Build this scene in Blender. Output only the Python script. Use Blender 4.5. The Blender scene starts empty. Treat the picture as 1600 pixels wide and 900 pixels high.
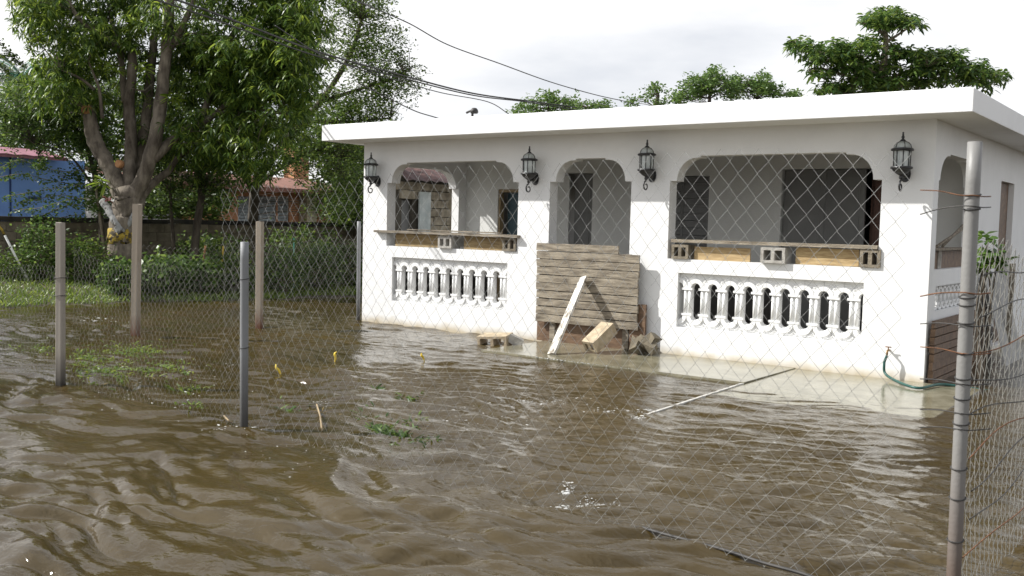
import bpy, math, random
import numpy as np
from mathutils import Vector, Matrix
from mathutils.geometry import tessellate_polygon

random.seed(11)
rng = np.random.default_rng(11)
SC = bpy.context.scene
COL = SC.collection
R = math.radians

# ------------------------------------------------------------------ camera
CAM = np.array([10.7142, -10.5428, 1.5456])
CR = np.array([0.80012078, 0.59935149, 0.0241771])
CU = np.array([-0.05887409, 0.03835653, 0.99752825])
CF = np.array([-0.5969427, 0.79956649, -0.06597613])
FPX = 1528.93
cam = bpy.data.cameras.new("camera")
cam.sensor_width = 36.0
cam.lens = 36.0 * FPX / 1600.0
cam.clip_start = 0.1
cam.clip_end = 2000
cam.dof.use_dof = True
cam.dof.focus_distance = 12.5
cam.dof.aperture_fstop = 9.0
co = bpy.data.objects.new("camera", cam)
m4 = Matrix.Identity(4)
for i in range(3):
    m4[i][0], m4[i][1], m4[i][2], m4[i][3] = CR[i], CU[i], -CF[i], CAM[i]
co.matrix_world = m4
COL.objects.link(co)
SC.camera = co

# ------------------------------------------------------------------ light
SUN_DIR = Vector((-0.850, -0.515, 0.860)).normalized()      # towards the sun
elev = math.asin(SUN_DIR.z)
rotz = math.atan2(SUN_DIR.x, SUN_DIR.y)
sun = bpy.data.lights.new("sun", 'SUN')
sun.energy = 5.0
sun.angle = R(0.53)
sun.color = (1.0, 0.98, 0.94)
so = bpy.data.objects.new("sun", sun)
so.rotation_euler = SUN_DIR.to_track_quat('Z', 'Y').to_euler()
so.location = (-20, -14, 25)
COL.objects.link(so)

world = bpy.data.worlds.new("World")
SC.world = world
world.use_nodes = True
nt = world.node_tree
nt.nodes.clear()
N = nt.nodes.new
L = nt.links.new
out = N('ShaderNodeOutputWorld')
bg = N('ShaderNodeBackground')
bg.inputs['Strength'].default_value = 0.1
sky = N('ShaderNodeTexSky')
sky.sky_type = 'NISHITA'
sky.sun_disc = False
sky.sun_elevation = elev
sky.sun_rotation = rotz
tc = N('ShaderNodeTexCoord')
mp = N('ShaderNodeMapping')
mp.inputs['Scale'].default_value = (1.0, 1.0, 3.2)
nz = N('ShaderNodeTexNoise')
nz.inputs['Scale'].default_value = 1.7
nz.inputs['Detail'].default_value = 7
nz.inputs['Roughness'].default_value = 0.55
ramp = N('ShaderNodeValToRGB')
ramp.color_ramp.elements[0].position = 0.36
ramp.color_ramp.elements[0].color = (0.15, 0.15, 0.15, 1)
ramp.color_ramp.elements[1].position = 0.60
ramp.color_ramp.elements[1].color = (0.95, 0.95, 0.95, 1)
# thin white haze that thickens towards the horizon
sxyz = N('ShaderNodeSeparateXYZ')
hz = N('ShaderNodeMapRange')
hz.inputs['From Min'].default_value = 0.25
hz.inputs['From Max'].default_value = 0.95
hz.inputs['To Min'].default_value = 0.97
hz.inputs['To Max'].default_value = 0.0
hmax = N('ShaderNodeMath')
hmax.operation = 'MAXIMUM'
nz2 = N('ShaderNodeTexNoise')
nz2.inputs['Scale'].default_value = 2.6
nz2.inputs['Detail'].default_value = 6
r2 = N('ShaderNodeValToRGB')
r2.color_ramp.elements[0].position = 0.36
r2.color_ramp.elements[0].color = (6.2, 6.4, 6.8, 1)
r2.color_ramp.elements[1].position = 0.62
r2.color_ramp.elements[1].color = (9.6, 9.5, 9.4, 1)
mix = N('ShaderNodeMix')
mix.data_type = 'RGBA'
L(tc.outputs['Generated'], mp.inputs['Vector'])
L(mp.outputs['Vector'], nz.inputs['Vector'])
L(mp.outputs['Vector'], nz2.inputs['Vector'])
L(nz.outputs['Fac'], ramp.inputs['Fac'])
L(nz2.outputs['Fac'], r2.inputs['Fac'])
L(tc.outputs['Generated'], sxyz.inputs[0])
L(sxyz.outputs['Z'], hz.inputs['Value'])
L(hz.outputs['Result'], hmax.inputs[0])
L(ramp.outputs['Color'], hmax.inputs[1])
L(hmax.outputs[0], mix.inputs['Factor'])
L(sky.outputs['Color'], mix.inputs['A'])
L(r2.outputs['Color'], mix.inputs['B'])
L(mix.outputs['Result'], bg.inputs['Color'])
L(bg.outputs['Background'], out.inputs['Surface'])

SC.view_settings.view_transform = 'Standard'
SC.view_settings.look = 'None'
SC.view_settings.gamma = 1.0
SC.view_settings.use_curve_mapping = False
SC.view_settings.exposure = 0.40
SC.render.engine = 'CYCLES'
SC.cycles.use_denoising = True
SC.cycles.max_bounces = 8
SC.cycles.transparent_max_bounces = 16
SC.cycles.sample_clamp_indirect = 8.0


# ------------------------------------------------------------------ helpers
def ray(px, py):
    return ((px - 800) / FPX) * CR - ((py - 450) / FPX) * CU + CF


def at(px, py, d):
    return CAM + d * ray(px, py)


def on_y(px, py, Y):
    d = ray(px, py)
    return CAM + (Y - CAM[1]) / d[1] * d


def on_x(px, py, X):
    d = ray(px, py)
    return CAM + (X - CAM[0]) / d[0] * d


def on_z(px, py, Z=0.0):
    d = ray(px, py)
    return CAM + (Z - CAM[2]) / d[2] * d


def link(o, parent=None):
    COL.objects.link(o)
    if parent is not None:
        o.parent = parent
    return o


def tag(o, label=None, cat=None, group=None, kind=None):
    if label:
        o['label'] = label
    if cat:
        o['category'] = cat
    if group:
        o['group'] = group
    if kind:
        o['kind'] = kind
    return o


def empty(name, loc=(0, 0, 0), rz=0.0):
    o = bpy.data.objects.new(name, None)
    o.empty_display_size = 0.1
    o.location = loc
    o.rotation_euler = (0, 0, rz)
    return link(o)


def thing(name, label, cat, loc=(0, 0, 0), rz=0.0, group=None):
    return tag(empty(name, loc, rz), label, cat, group)


def copy_tree(o, parent=None):
    c = o.copy()
    COL.objects.link(c)
    c.parent = parent
    for ch in list(o.children):
        copy_tree(ch, c)
    return c


class MB:
    """collects shapes, builds one mesh object"""

    def __init__(self):
        self.v, self.f, self.sm = [], [], []

    def add(self, vs, fs, smooth=False, M=None):
        o = len(self.v)
        for p in vs:
            p = Vector(p)
            self.v.append(tuple(M @ p) if M is not None else tuple(p))
        for f in fs:
            self.f.append(tuple(i + o for i in f))
            self.sm.append(smooth)

    def box(self, a, b, M=None, jit=0.0, bev=0.0):
        x0, y0, z0 = a
        x1, y1, z1 = b
        if bev <= 0:
            vs = [(x, y, z) for x in (x0, x1) for y in (y0, y1) for z in (z0, z1)]
            fs = [(0, 1, 3, 2), (4, 6, 7, 5), (0, 4, 5, 1), (2, 3, 7, 6), (0, 2, 6, 4), (1, 5, 7, 3)]
        else:
            # chamfered along the longest axis only
            d = [x1 - x0, y1 - y0, z1 - z0]
            k = d.index(max(d))
            i, j = [q for q in range(3) if q != k]
            lo, hi = a, b
            ring = []
            for (pi, pj) in ((lo[i] + bev, lo[j]), (hi[i] - bev, lo[j]), (hi[i], lo[j] + bev), (hi[i], hi[j] - bev),
                             (hi[i] - bev, hi[j]), (lo[i] + bev, hi[j]), (lo[i], hi[j] - bev), (lo[i], lo[j] + bev)):
                ring.append((pi, pj))
            vs = []
            for e in (lo[k], hi[k]):
                for (pi, pj) in ring:
                    q = [0, 0, 0]
                    q[i], q[j], q[k] = pi, pj, e
                    vs.append(tuple(q))
            fs = [tuple(range(7, -1, -1)), tuple(range(8, 16))]
            for q in range(8):
                fs.append((q, (q + 1) % 8, 8 + (q + 1) % 8, 8 + q))
            if (k == 1):
                fs = [f[::-1] for f in fs]
        if jit:
            vs = [tuple(c + random.uniform(-jit, jit) for c in p) for p in vs]
        self.add(vs, fs, False, M)

    def tube(self, pts, rad, sides=8, smooth=True, caps=True, wob=0.0):
        pts = [Vector(p) for p in pts]
        n = len(pts)
        if not hasattr(rad, '__len__'):
            rad = [rad] * n
        t0 = (pts[1] - pts[0]).normalized()
        ref = Vector((0, 0, 1)) if abs(t0.z) < 0.9 else Vector((1, 0, 0))
        u = t0.cross(ref).normalized()
        vs, fs = [], []
        for i in range(n):
            if i == 0:
                t = t0
            elif i == n - 1:
                t = (pts[i] - pts[i - 1]).normalized()
            else:
                t = ((pts[i] - pts[i - 1]).normalized() + (pts[i + 1] - pts[i]).normalized())
                t = t.normalized() if t.length > 1e-6 else (pts[i + 1] - pts[i]).normalized()
            u = (u - t * u.dot(t))
            u = u.normalized() if u.length > 1e-6 else t.orthogonal().normalized()
            w = t.cross(u)
            for k in range(sides):
                a = 2 * math.pi * k / sides
                r = rad[i] * (1 + (random.uniform(-wob, wob) if wob else 0))
                vs.append(tuple(pts[i] + (u * math.cos(a) + w * math.sin(a)) * r))
        for i in range(n - 1):
            for k in range(sides):
                fs.append((i * sides + k, i * sides + (k + 1) % sides, (i + 1) * sides + (k + 1) % sides, (i + 1) * sides + k))
        self.add(vs, fs, smooth)
        if caps:
            o = len(self.v) - len(vs)
            self.f.append(tuple(o + k for k in range(sides - 1, -1, -1)))
            self.sm.append(False)
            self.f.append(tuple(o + (n - 1) * sides + k for k in range(sides)))
            self.sm.append(False)

    def lathe(self, prof, sides=16, c=(0, 0, 0), smooth=True):
        vs, fs = [], []
        for (r, z) in prof:
            for k in range(sides):
                a = 2 * math.pi * k / sides
                vs.append((c[0] + r * math.cos(a), c[1] + r * math.sin(a), c[2] + z))
        for i in range(len(prof) - 1):
            for k in range(sides):
                fs.append((i * sides + k, i * sides + (k + 1) % sides, (i + 1) * sides + (k + 1) % sides, (i + 1) * sides + k))
        self.add(vs, fs, smooth)

    def extrude(self, outer, holes, axis, d0, d1):
        """polygon with holes in a plane, given depth along axis ('y': (x,z), 'x': (y,z), 'z': (x,y))"""
        def P(p, d):
            if axis == 'y':
                return (p[0], d, p[1])
            if axis == 'x':
                return (d, p[0], p[1])
            return (p[0], p[1], d)
        loops = [outer] + list(holes)
        flat = [p for l in loops for p in l]
        tris = tessellate_polygon([[Vector((p[0], p[1], 0)) for p in l] for l in loops])
        n = len(flat)
        vs = [P(p, d0) for p in flat] + [P(p, d1) for p in flat]
        fs = []
        for t in tris:
            fs.append(tuple(t))
            fs.append(tuple(i + n for i in t[::-1]))
        o = 0
        for l in loops:
            m = len(l)
            for i in range(m):
                j = (i + 1) % m
                fs.append((o + i, o + j, n + o + j, n + o + i))
            o += m
        self.add(vs, fs, False)

    def mesh(self, name, mat=None):
        me = bpy.data.meshes.new(name)
        me.from_pydata(self.v, [], self.f)
        me.polygons.foreach_set('use_smooth', self.sm)
        if mat:
            me.materials.append(mat)
        me.update()
        return me

    def build(self, name, mat, parent=None, kind=None, fixn=False):
        me = self.mesh(name, mat)
        if fixn:
            import bmesh
            bm = bmesh.new()
            bm.from_mesh(me)
            bmesh.ops.recalc_face_normals(bm, faces=bm.faces)
            bm.to_mesh(me)
            bm.free()
        o = bpy.data.objects.new(name, me)
        if kind:
            o['kind'] = kind
        return link(o, parent)


def np_mesh(name, V, T, mat, parent=None, kind=None, smooth=False):
    me = bpy.data.meshes.new(name)
    me.vertices.add(len(V))
    me.vertices.foreach_set('co', np.ascontiguousarray(V, dtype=np.float32).ravel())
    k = T.shape[1]
    me.loops.add(T.size)
    me.loops.foreach_set('vertex_index', np.ascontiguousarray(T, dtype=np.int32).ravel())
    me.polygons.add(len(T))
    me.polygons.foreach_set('loop_start', np.arange(0, T.size, k, dtype=np.int32))
    me.polygons.foreach_set('loop_total', np.full(len(T), k, dtype=np.int32))
    me.polygons.foreach_set('use_smooth', np.full(len(T), smooth))
    me.materials.append(mat)
    me.update(calc_edges=True)
    o = bpy.data.objects.new(name, me)
    if kind:
        o['kind'] = kind
    return link(o, parent)


# ------------------------------------------------------------------ materials
def new_mat(name):
    m = bpy.data.materials.new(name)
    m.use_nodes = True
    t = m.node_tree
    b = t.nodes['Principled BSDF']
    return m, t, b


def mat(name, c1, c2=None, scale=6.0, rough=0.7, bump=0.0, bscale=None, metal=0.0, detail=6, lo=0.35, hi=0.65,
        stretch=(1, 1, 1), spec=0.5):
    m, t, b = new_mat(name)
    b.inputs['Roughness'].default_value = rough
    b.inputs['Metallic'].default_value = metal
    b.inputs['Specular IOR Level'].default_value = spec
    tcx = t.nodes.new('ShaderNodeTexCoord')
    mpx = t.nodes.new('ShaderNodeMapping')
    mpx.inputs['Scale'].default_value = stretch
    oi = t.nodes.new('ShaderNodeObjectInfo')
    va = t.nodes.new('ShaderNodeVectorMath')
    va.operation = 'MULTIPLY_ADD'
    va.inputs[1].default_value = (37.0, 53.0, 71.0)
    t.links.new(oi.outputs['Random'], va.inputs[0])
    t.links.new(tcx.outputs['Object'], va.inputs[2])
    t.links.new(va.outputs['Vector'], mpx.inputs['Vector'])
    n = t.nodes.new('ShaderNodeTexNoise')
    n.inputs['Scale'].default_value = scale
    n.inputs['Detail'].default_value = detail
    n.inputs['Roughness'].default_value = 0.6
    t.links.new(mpx.outputs['Vector'], n.inputs['Vector'])
    if c2 is None:
        c2 = tuple(min(1, c * 1.25) for c in c1)
    r = t.nodes.new('ShaderNodeValToRGB')
    r.color_ramp.elements[0].position = lo
    r.color_ramp.elements[0].color = (*c1, 1)
    r.color_ramp.elements[1].position = hi
    r.color_ramp.elements[1].color = (*c2, 1)
    t.links.new(n.outputs['Fac'], r.inputs['Fac'])
    t.links.new(r.outputs['Color'], b.inputs['Base Color'])
    if bump:
        n2 = t.nodes.new('ShaderNodeTexNoise')
        n2.inputs['Scale'].default_value = bscale or scale * 5
        n2.inputs['Detail'].default_value = 5
        t.links.new(mpx.outputs['Vector'], n2.inputs['Vector'])
        bp = t.nodes.new('ShaderNodeBump')
        bp.inputs['Strength'].default_value = bump
        bp.inputs['Distance'].default_value = 0.02
        t.links.new(n2.outputs['Fac'], bp.inputs['Height'])
        t.links.new(bp.outputs['Normal'], b.inputs['Normal'])
    return m


def leaf_mat(name, dark, mid, light, gloss=0.35, trans=0.35, rough=0.42):
    m, t, b = new_mat(name)
    g = t.nodes.new('ShaderNodeNewGeometry')
    r = t.nodes.new('ShaderNodeValToRGB')
    r.color_ramp.elements[0].position = 0.0
    r.color_ramp.elements[0].color = (*dark, 1)
    e = r.color_ramp.elements.new(0.6)
    e.color = (*mid, 1)
    r.color_ramp.elements[-1].position = 1.0
    r.color_ramp.elements[-1].color = (*light, 1)
    t.links.new(g.outputs['Random Per Island'], r.inputs['Fac'])
    t.links.new(r.outputs['Color'], b.inputs['Base Color'])
    b.inputs['Roughness'].default_value = rough
    b.inputs['Specular IOR Level'].default_value = gloss
    tr = t.nodes.new('ShaderNodeBsdfTranslucent')
    hs = t.nodes.new('ShaderNodeHueSaturation')
    hs.inputs['Value'].default_value = 1.6
    hs.inputs['Hue'].default_value = 0.485
    t.links.new(r.outputs['Color'], hs.inputs['Color'])
    t.links.new(hs.outputs['Color'], tr.inputs['Color'])
    mx = t.nodes.new('ShaderNodeMixShader')
    mx.inputs[0].default_value = trans
    t.links.new(b.outputs[0], mx.inputs[1])
    t.links.new(tr.outputs[0], mx.inputs[2])
    t.links.new(mx.outputs[0], t.nodes['Material Output'].inputs['Surface'])
    return m


def wall_mat(name, base, stain, zs=0.12, rough=0.75):
    """painted plaster with a muddy tide line and faint streaks"""
    m, t, b = new_mat(name)
    b.inputs['Roughness'].default_value = rough
    tcx = t.nodes.new('ShaderNodeTexCoord')
    sx = t.nodes.new('ShaderNodeSeparateXYZ')
    t.links.new(tcx.outputs['Object'], sx.inputs[0])
    n = t.nodes.new('ShaderNodeTexNoise')
    n.inputs['Scale'].default_value = 5
    n.inputs['Detail'].default_value = 8
    t.links.new(tcx.outputs['Object'], n.inputs['Vector'])
    ma = t.nodes.new('ShaderNodeMath')
    ma.operation = 'MULTIPLY_ADD'
    ma.inputs[1].default_value = -0.16
    t.links.new(n.outputs['Fac'], ma.inputs[0])
    t.links.new(sx.outputs['Z'], ma.inputs[2])
    mr = t.nodes.new('ShaderNodeMapRange')
    mr.inputs['From Min'].default_value = -0.08
    mr.inputs['From Max'].default_value = zs - 0.08
    t.links.new(ma.outputs[0], mr.inputs['Value'])
    mx = t.nodes.new('ShaderNodeMix')
    mx.data_type = 'RGBA'
    mx.inputs['A'].default_value = (*stain, 1)
    t.links.new(mr.outputs['Result'], mx.inputs['Factor'])
    n3 = t.nodes.new('ShaderNodeTexNoise')
    n3.inputs['Scale'].default_value = 1.6
    n3.inputs['Detail'].default_value = 9
    n3.inputs['Roughness'].default_value = 0.65
    t.links.new(tcx.outputs['Object'], n3.inputs['Vector'])
    r = t.nodes.new('ShaderNodeValToRGB')
    r.color_ramp.elements[0].position = 0.3
    r.color_ramp.elements[0].color = (*[c * 0.93 for c in base], 1)
    r.color_ramp.elements[1].position = 0.55
    r.color_ramp.elements[1].color = (*base, 1)
    t.links.new(n3.outputs['Fac'], r.inputs['Fac'])
    t.links.new(r.outputs['Color'], mx.inputs['B'])
    t.links.new(mx.outputs['Result'], b.inputs['Base Color'])
    n2 = t.nodes.new('ShaderNodeTexNoise')
    n2.inputs['Scale'].default_value = 60
    n2.inputs['Detail'].default_value = 4
    t.links.new(tcx.outputs['Object'], n2.inputs['Vector'])
    bp = t.nodes.new('ShaderNodeBump')
    bp.inputs['Strength'].default_value = 0.25
    bp.inputs['Distance'].default_value = 0.006
    t.links.new(n2.outputs['Fac'], bp.inputs['Height'])
    t.links.new(bp.outputs['Normal'], b.inputs['Normal'])
    return m


def glass_mat(name, col=(0.8, 0.85, 0.85), rough=0.05, mixv=0.35):
    m, t, b = new_mat(name)
    b.inputs['Base Color'].default_value = (*col, 1)
    b.inputs['Roughness'].default_value = rough
    b.inputs['Transmission Weight'].default_value = mixv
    return m


M_WALL = wall_mat('white_plaster', (0.80, 0.80, 0.79), (0.50, 0.43, 0.31))
M_ROOF = mat('white_roof_paint', (0.76, 0.76, 0.75), (0.82, 0.82, 0.81), 1.6, 0.7, 0.12, 60, lo=0.3, hi=0.5)
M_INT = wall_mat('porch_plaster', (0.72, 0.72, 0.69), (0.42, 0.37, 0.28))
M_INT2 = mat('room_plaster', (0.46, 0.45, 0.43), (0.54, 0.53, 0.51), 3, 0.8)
M_SHADESTRIP = mat('painted_shade', (0.055, 0.052, 0.048), (0.09, 0.085, 0.078), 4, 0.7)  # shade behind the balusters, put into a dark strip's colour
M_FLOOR = mat('porch_floor', (0.10, 0.09, 0.075), (0.17, 0.15, 0.12), 4, 0.5)
M_BAL = mat('baluster_white', (0.76, 0.76, 0.75), (0.82, 0.82, 0.81), 8, 0.65, 0.1)
M_BLACK = mat('black_iron', (0.012, 0.012, 0.014), (0.03, 0.03, 0.03), 30, 0.35, 0.1)
M_LGLASS = glass_mat('lantern_glass', (0.75, 0.80, 0.78), 0.08, 0.55)
M_DGLASS = mat('dark_window', (0.13, 0.13, 0.125), (0.18, 0.18, 0.175), 2, 0.35)
M_GREYDOOR = mat('dark_grey_paint', (0.17, 0.17, 0.165), (0.22, 0.22, 0.21), 2, 0.6)
M_TEAL = mat('teal_door', (0.035, 0.075, 0.095), (0.05, 0.10, 0.12), 3, 0.5)
M_BROWN = mat('brown_wood', (0.09, 0.04, 0.025), (0.14, 0.065, 0.04), 6, 0.5, 0.2, stretch=(6, 6, 0.6))
M_FRAME = mat('tan_frame', (0.30, 0.22, 0.12), (0.38, 0.29, 0.17), 10, 0.7)
M_GREYWOOD = mat('weathered_board', (0.085, 0.066, 0.045), (0.44, 0.38, 0.29), 4, 0.85, 0.6, 30, stretch=(1.1, 5, 7), lo=0.27, hi=0.74)
M_GREYWOOD2 = mat('weathered_plank', (0.12, 0.10, 0.075), (0.36, 0.31, 0.24), 5, 0.85, 0.5, 30, stretch=(0.7, 6, 9))
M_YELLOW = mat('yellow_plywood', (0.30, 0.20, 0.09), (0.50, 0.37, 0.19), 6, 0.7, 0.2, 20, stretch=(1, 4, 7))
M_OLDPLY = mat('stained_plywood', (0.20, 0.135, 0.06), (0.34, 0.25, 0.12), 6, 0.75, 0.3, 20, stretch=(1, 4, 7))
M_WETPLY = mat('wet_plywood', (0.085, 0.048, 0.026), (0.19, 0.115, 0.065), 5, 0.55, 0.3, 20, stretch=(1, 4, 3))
M_WHITEWOOD = mat('whitewashed_board', (0.20, 0.17, 0.13), (0.70, 0.67, 0.61), 6, 0.85, 0.4, 30, stretch=(4, 4, 1.2), lo=0.38, hi=0.52)
M_BLOCK = mat('concrete_block', (0.30, 0.28, 0.25), (0.46, 0.44, 0.40), 14, 0.9, 0.5, 70)
M_BROWNBLOCK = mat('muddy_block', (0.13, 0.11, 0.08), (0.27, 0.23, 0.17), 12, 0.9, 0.5, 60)
M_TANBLOCK = mat('tan_block', (0.33, 0.26, 0.17), (0.52, 0.43, 0.30), 12, 0.85, 0.5, 60)
M_OLDBLOCK = mat('old_wall_block', (0.10, 0.085, 0.06), (0.20, 0.17, 0.12), 4, 0.95, 0.5, 40)
M_CAP = mat('mouldy_cap_gap_shade', (0.012, 0.011, 0.01), (0.05, 0.045, 0.035), 4, 0.95, 0.4, 30)  # wall cap mould; also colours the added dark sheet behind the doorway boards
M_MORTAR = mat('mortar', (0.06, 0.052, 0.04), (0.10, 0.09, 0.07), 8, 0.95)
M_GALV = wall_mat('galvanised_pipe', (0.22, 0.215, 0.205), (0.085, 0.045, 0.025), zs=0.72, rough=0.5)
M_WIRE = mat('galvanised_wire', (0.27, 0.27, 0.26), (0.42, 0.42, 0.40), 9, 0.55, metal=0.25)
M_WIRE2 = mat('old_grey_wire', (0.20, 0.20, 0.18), (0.33, 0.32, 0.29), 9, 0.6, metal=0.2)
M_RUST = mat('rusty_wire', (0.085, 0.04, 0.02), (0.20, 0.085, 0.035), 20, 0.9)
M_DARKWIRE = mat('dark_wire', (0.02, 0.02, 0.02), (0.05, 0.045, 0.04), 12, 0.6)
M_POSTA = wall_mat('grey_post', (0.30, 0.27, 0.23), (0.045, 0.04, 0.033), zs=0.34, rough=0.9)
M_POSTC = wall_mat('concrete_post', (0.33, 0.28, 0.22), (0.13, 0.055, 0.03), zs=0.30, rough=0.9)
M_POSTB = wall_mat('dark_galvanised_post', (0.20, 0.205, 0.21), (0.035, 0.032, 0.028), zs=0.60, rough=0.6)
M_SLAB = mat('wet_concrete', (0.15, 0.135, 0.085), (0.26, 0.24, 0.17), 5, 0.10, 0.10, 30)
M_KERB = mat('kerb_concrete', (0.45, 0.44, 0.40), (0.62, 0.60, 0.56), 12, 0.5, 0.3, 40)
M_BARK = mat('mango_bark', (0.045, 0.034, 0.024), (0.23, 0.195, 0.15), 7, 0.95, 1.0, 22, stretch=(1, 1, 0.4), lo=0.3, hi=0.72)
M_BARKD = mat('dark_bark', (0.045, 0.035, 0.025), (0.12, 0.10, 0.075), 9, 0.95, 0.7, 28, stretch=(1, 1, 0.35))
M_CUT = mat('cut_wood', (0.28, 0.13, 0.05), (0.38, 0.20, 0.09), 20, 0.9)
M_LIME = mat('lime_wash', (0.05, 0.04, 0.03), (0.27, 0.27, 0.26), 9, 0.9, 0.6, 30, lo=0.36, hi=0.46)
M_YPAINT = mat('yellow_paint', (0.06, 0.048, 0.03), (0.34, 0.24, 0.03), 12, 0.85, 0.3, 30, lo=0.42, hi=0.52)
M_BLUE = mat('blue_wall', (0.20, 0.36, 0.76), (0.23, 0.40, 0.82), 2.5, 0.75)
M_BLUED = mat('blue_joint', (0.02, 0.05, 0.16), (0.03, 0.06, 0.2), 2.5, 0.8)
M_MAROON = mat('maroon_zinc', (0.24, 0.09, 0.12), (0.34, 0.15, 0.18), 3, 0.6)
M_ORANGE = mat('orange_wall', (0.46, 0.21, 0.105), (0.56, 0.28, 0.15), 3, 0.8)
M_ORROOF = mat('terracotta_roof', (0.20, 0.095, 0.075), (0.30, 0.15, 0.115), 5, 0.8)
M_LOUVRE = mat('louvre_metal', (0.30, 0.34, 0.36), (0.46, 0.5, 0.52), 6, 0.45)
M_STONE = mat('ruin_block', (0.20, 0.17, 0.12), (0.42, 0.37, 0.28), 5, 0.95, 0.7, 25)
M_RUSTROOF = mat('rusted_zinc', (0.05, 0.025, 0.024), (0.12, 0.06, 0.052), 4, 0.8, 0.3)
M_CREAM = mat('cream_plaster', (0.42, 0.37, 0.25), (0.55, 0.50, 0.36), 4, 0.85)
M_SHUT = mat('pale_shutter', (0.40, 0.45, 0.44), (0.58, 0.62, 0.60), 5, 0.7)
M_HOSE = mat('green_hose', (0.012, 0.06, 0.05), (0.02, 0.09, 0.075), 20, 0.4)
M_BRASS = mat('dull_brass', (0.20, 0.12, 0.05), (0.3, 0.2, 0.09), 20, 0.5, metal=0.6)
M_FOAM = mat('foam', (0.40, 0.40, 0.38), (0.58, 0.58, 0.56), 20, 0.7)
M_YELLOWBIT = mat('yellow_scrap', (0.72, 0.50, 0.03), (0.80, 0.62, 0.08), 20, 0.6)
M_PVC = mat('white_pvc', (0.62, 0.62, 0.58), (0.75, 0.75, 0.72), 10, 0.5)
M_GREENPIPE = mat('green_pipe', (0.05, 0.25, 0.17), (0.09, 0.32, 0.22), 10, 0.5)
M_SOIL = mat('muddy_ground', (0.05, 0.04, 0.022), (0.10, 0.08, 0.045), 1.2, 0.95, 0.5, 14)
M_ZINC = mat('grey_zinc', (0.28, 0.28, 0.27), (0.42, 0.41, 0.39), 4, 0.55, 0.2, metal=0.2)
M_STEM = mat('twig_bark', (0.16, 0.13, 0.09), (0.27, 0.23, 0.17), 20, 0.9)
L_MANGO = leaf_mat('mango_leaf', (0.026, 0.058, 0.013), (0.088, 0.155, 0.026), (0.23, 0.31, 0.045), 0.5, 0.40, 0.40)
L_YOUNG = leaf_mat('young_leaf', (0.12, 0.20, 0.02), (0.20, 0.30, 0.03), (0.30, 0.38, 0.06), 0.4, 0.4)
L_FINE = leaf_mat('fine_leaf', (0.030, 0.060, 0.014), (0.075, 0.13, 0.026), (0.15, 0.21, 0.04), 0.3, 0.40)
L_BUSH = leaf_mat('bush_leaf', (0.030, 0.065, 0.014), (0.075, 0.14, 0.028), (0.17, 0.25, 0.055), 0.4, 0.35)
L_ALMOND = leaf_mat('broad_leaf', (0.030, 0.070, 0.018), (0.075, 0.14, 0.03), (0.17, 0.24, 0.045), 0.45, 0.40)
L_FAR = leaf_mat('far_leaf', (0.045, 0.09, 0.025), (0.095, 0.17, 0.042), (0.16, 0.24, 0.06), 0.3, 0.38)
L_GRASS = leaf_mat('grass_blade', (0.06, 0.11, 0.018), (0.13, 0.20, 0.03), (0.24, 0.30, 0.06), 0.3, 0.35)
L_DRY = leaf_mat('dry_blade', (0.20, 0.15, 0.06), (0.30, 0.23, 0.10), (0.38, 0.32, 0.16), 0.2, 0.3)
L_RED = leaf_mat('red_bromeliad', (0.13, 0.03, 0.028), (0.22, 0.07, 0.06), (0.34, 0.17, 0.14), 0.4, 0.3)
L_PALM = leaf_mat('palm_leaf', (0.02, 0.05, 0.02), (0.04, 0.085, 0.03), (0.08, 0.14, 0.04), 0.4, 0.3)


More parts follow.
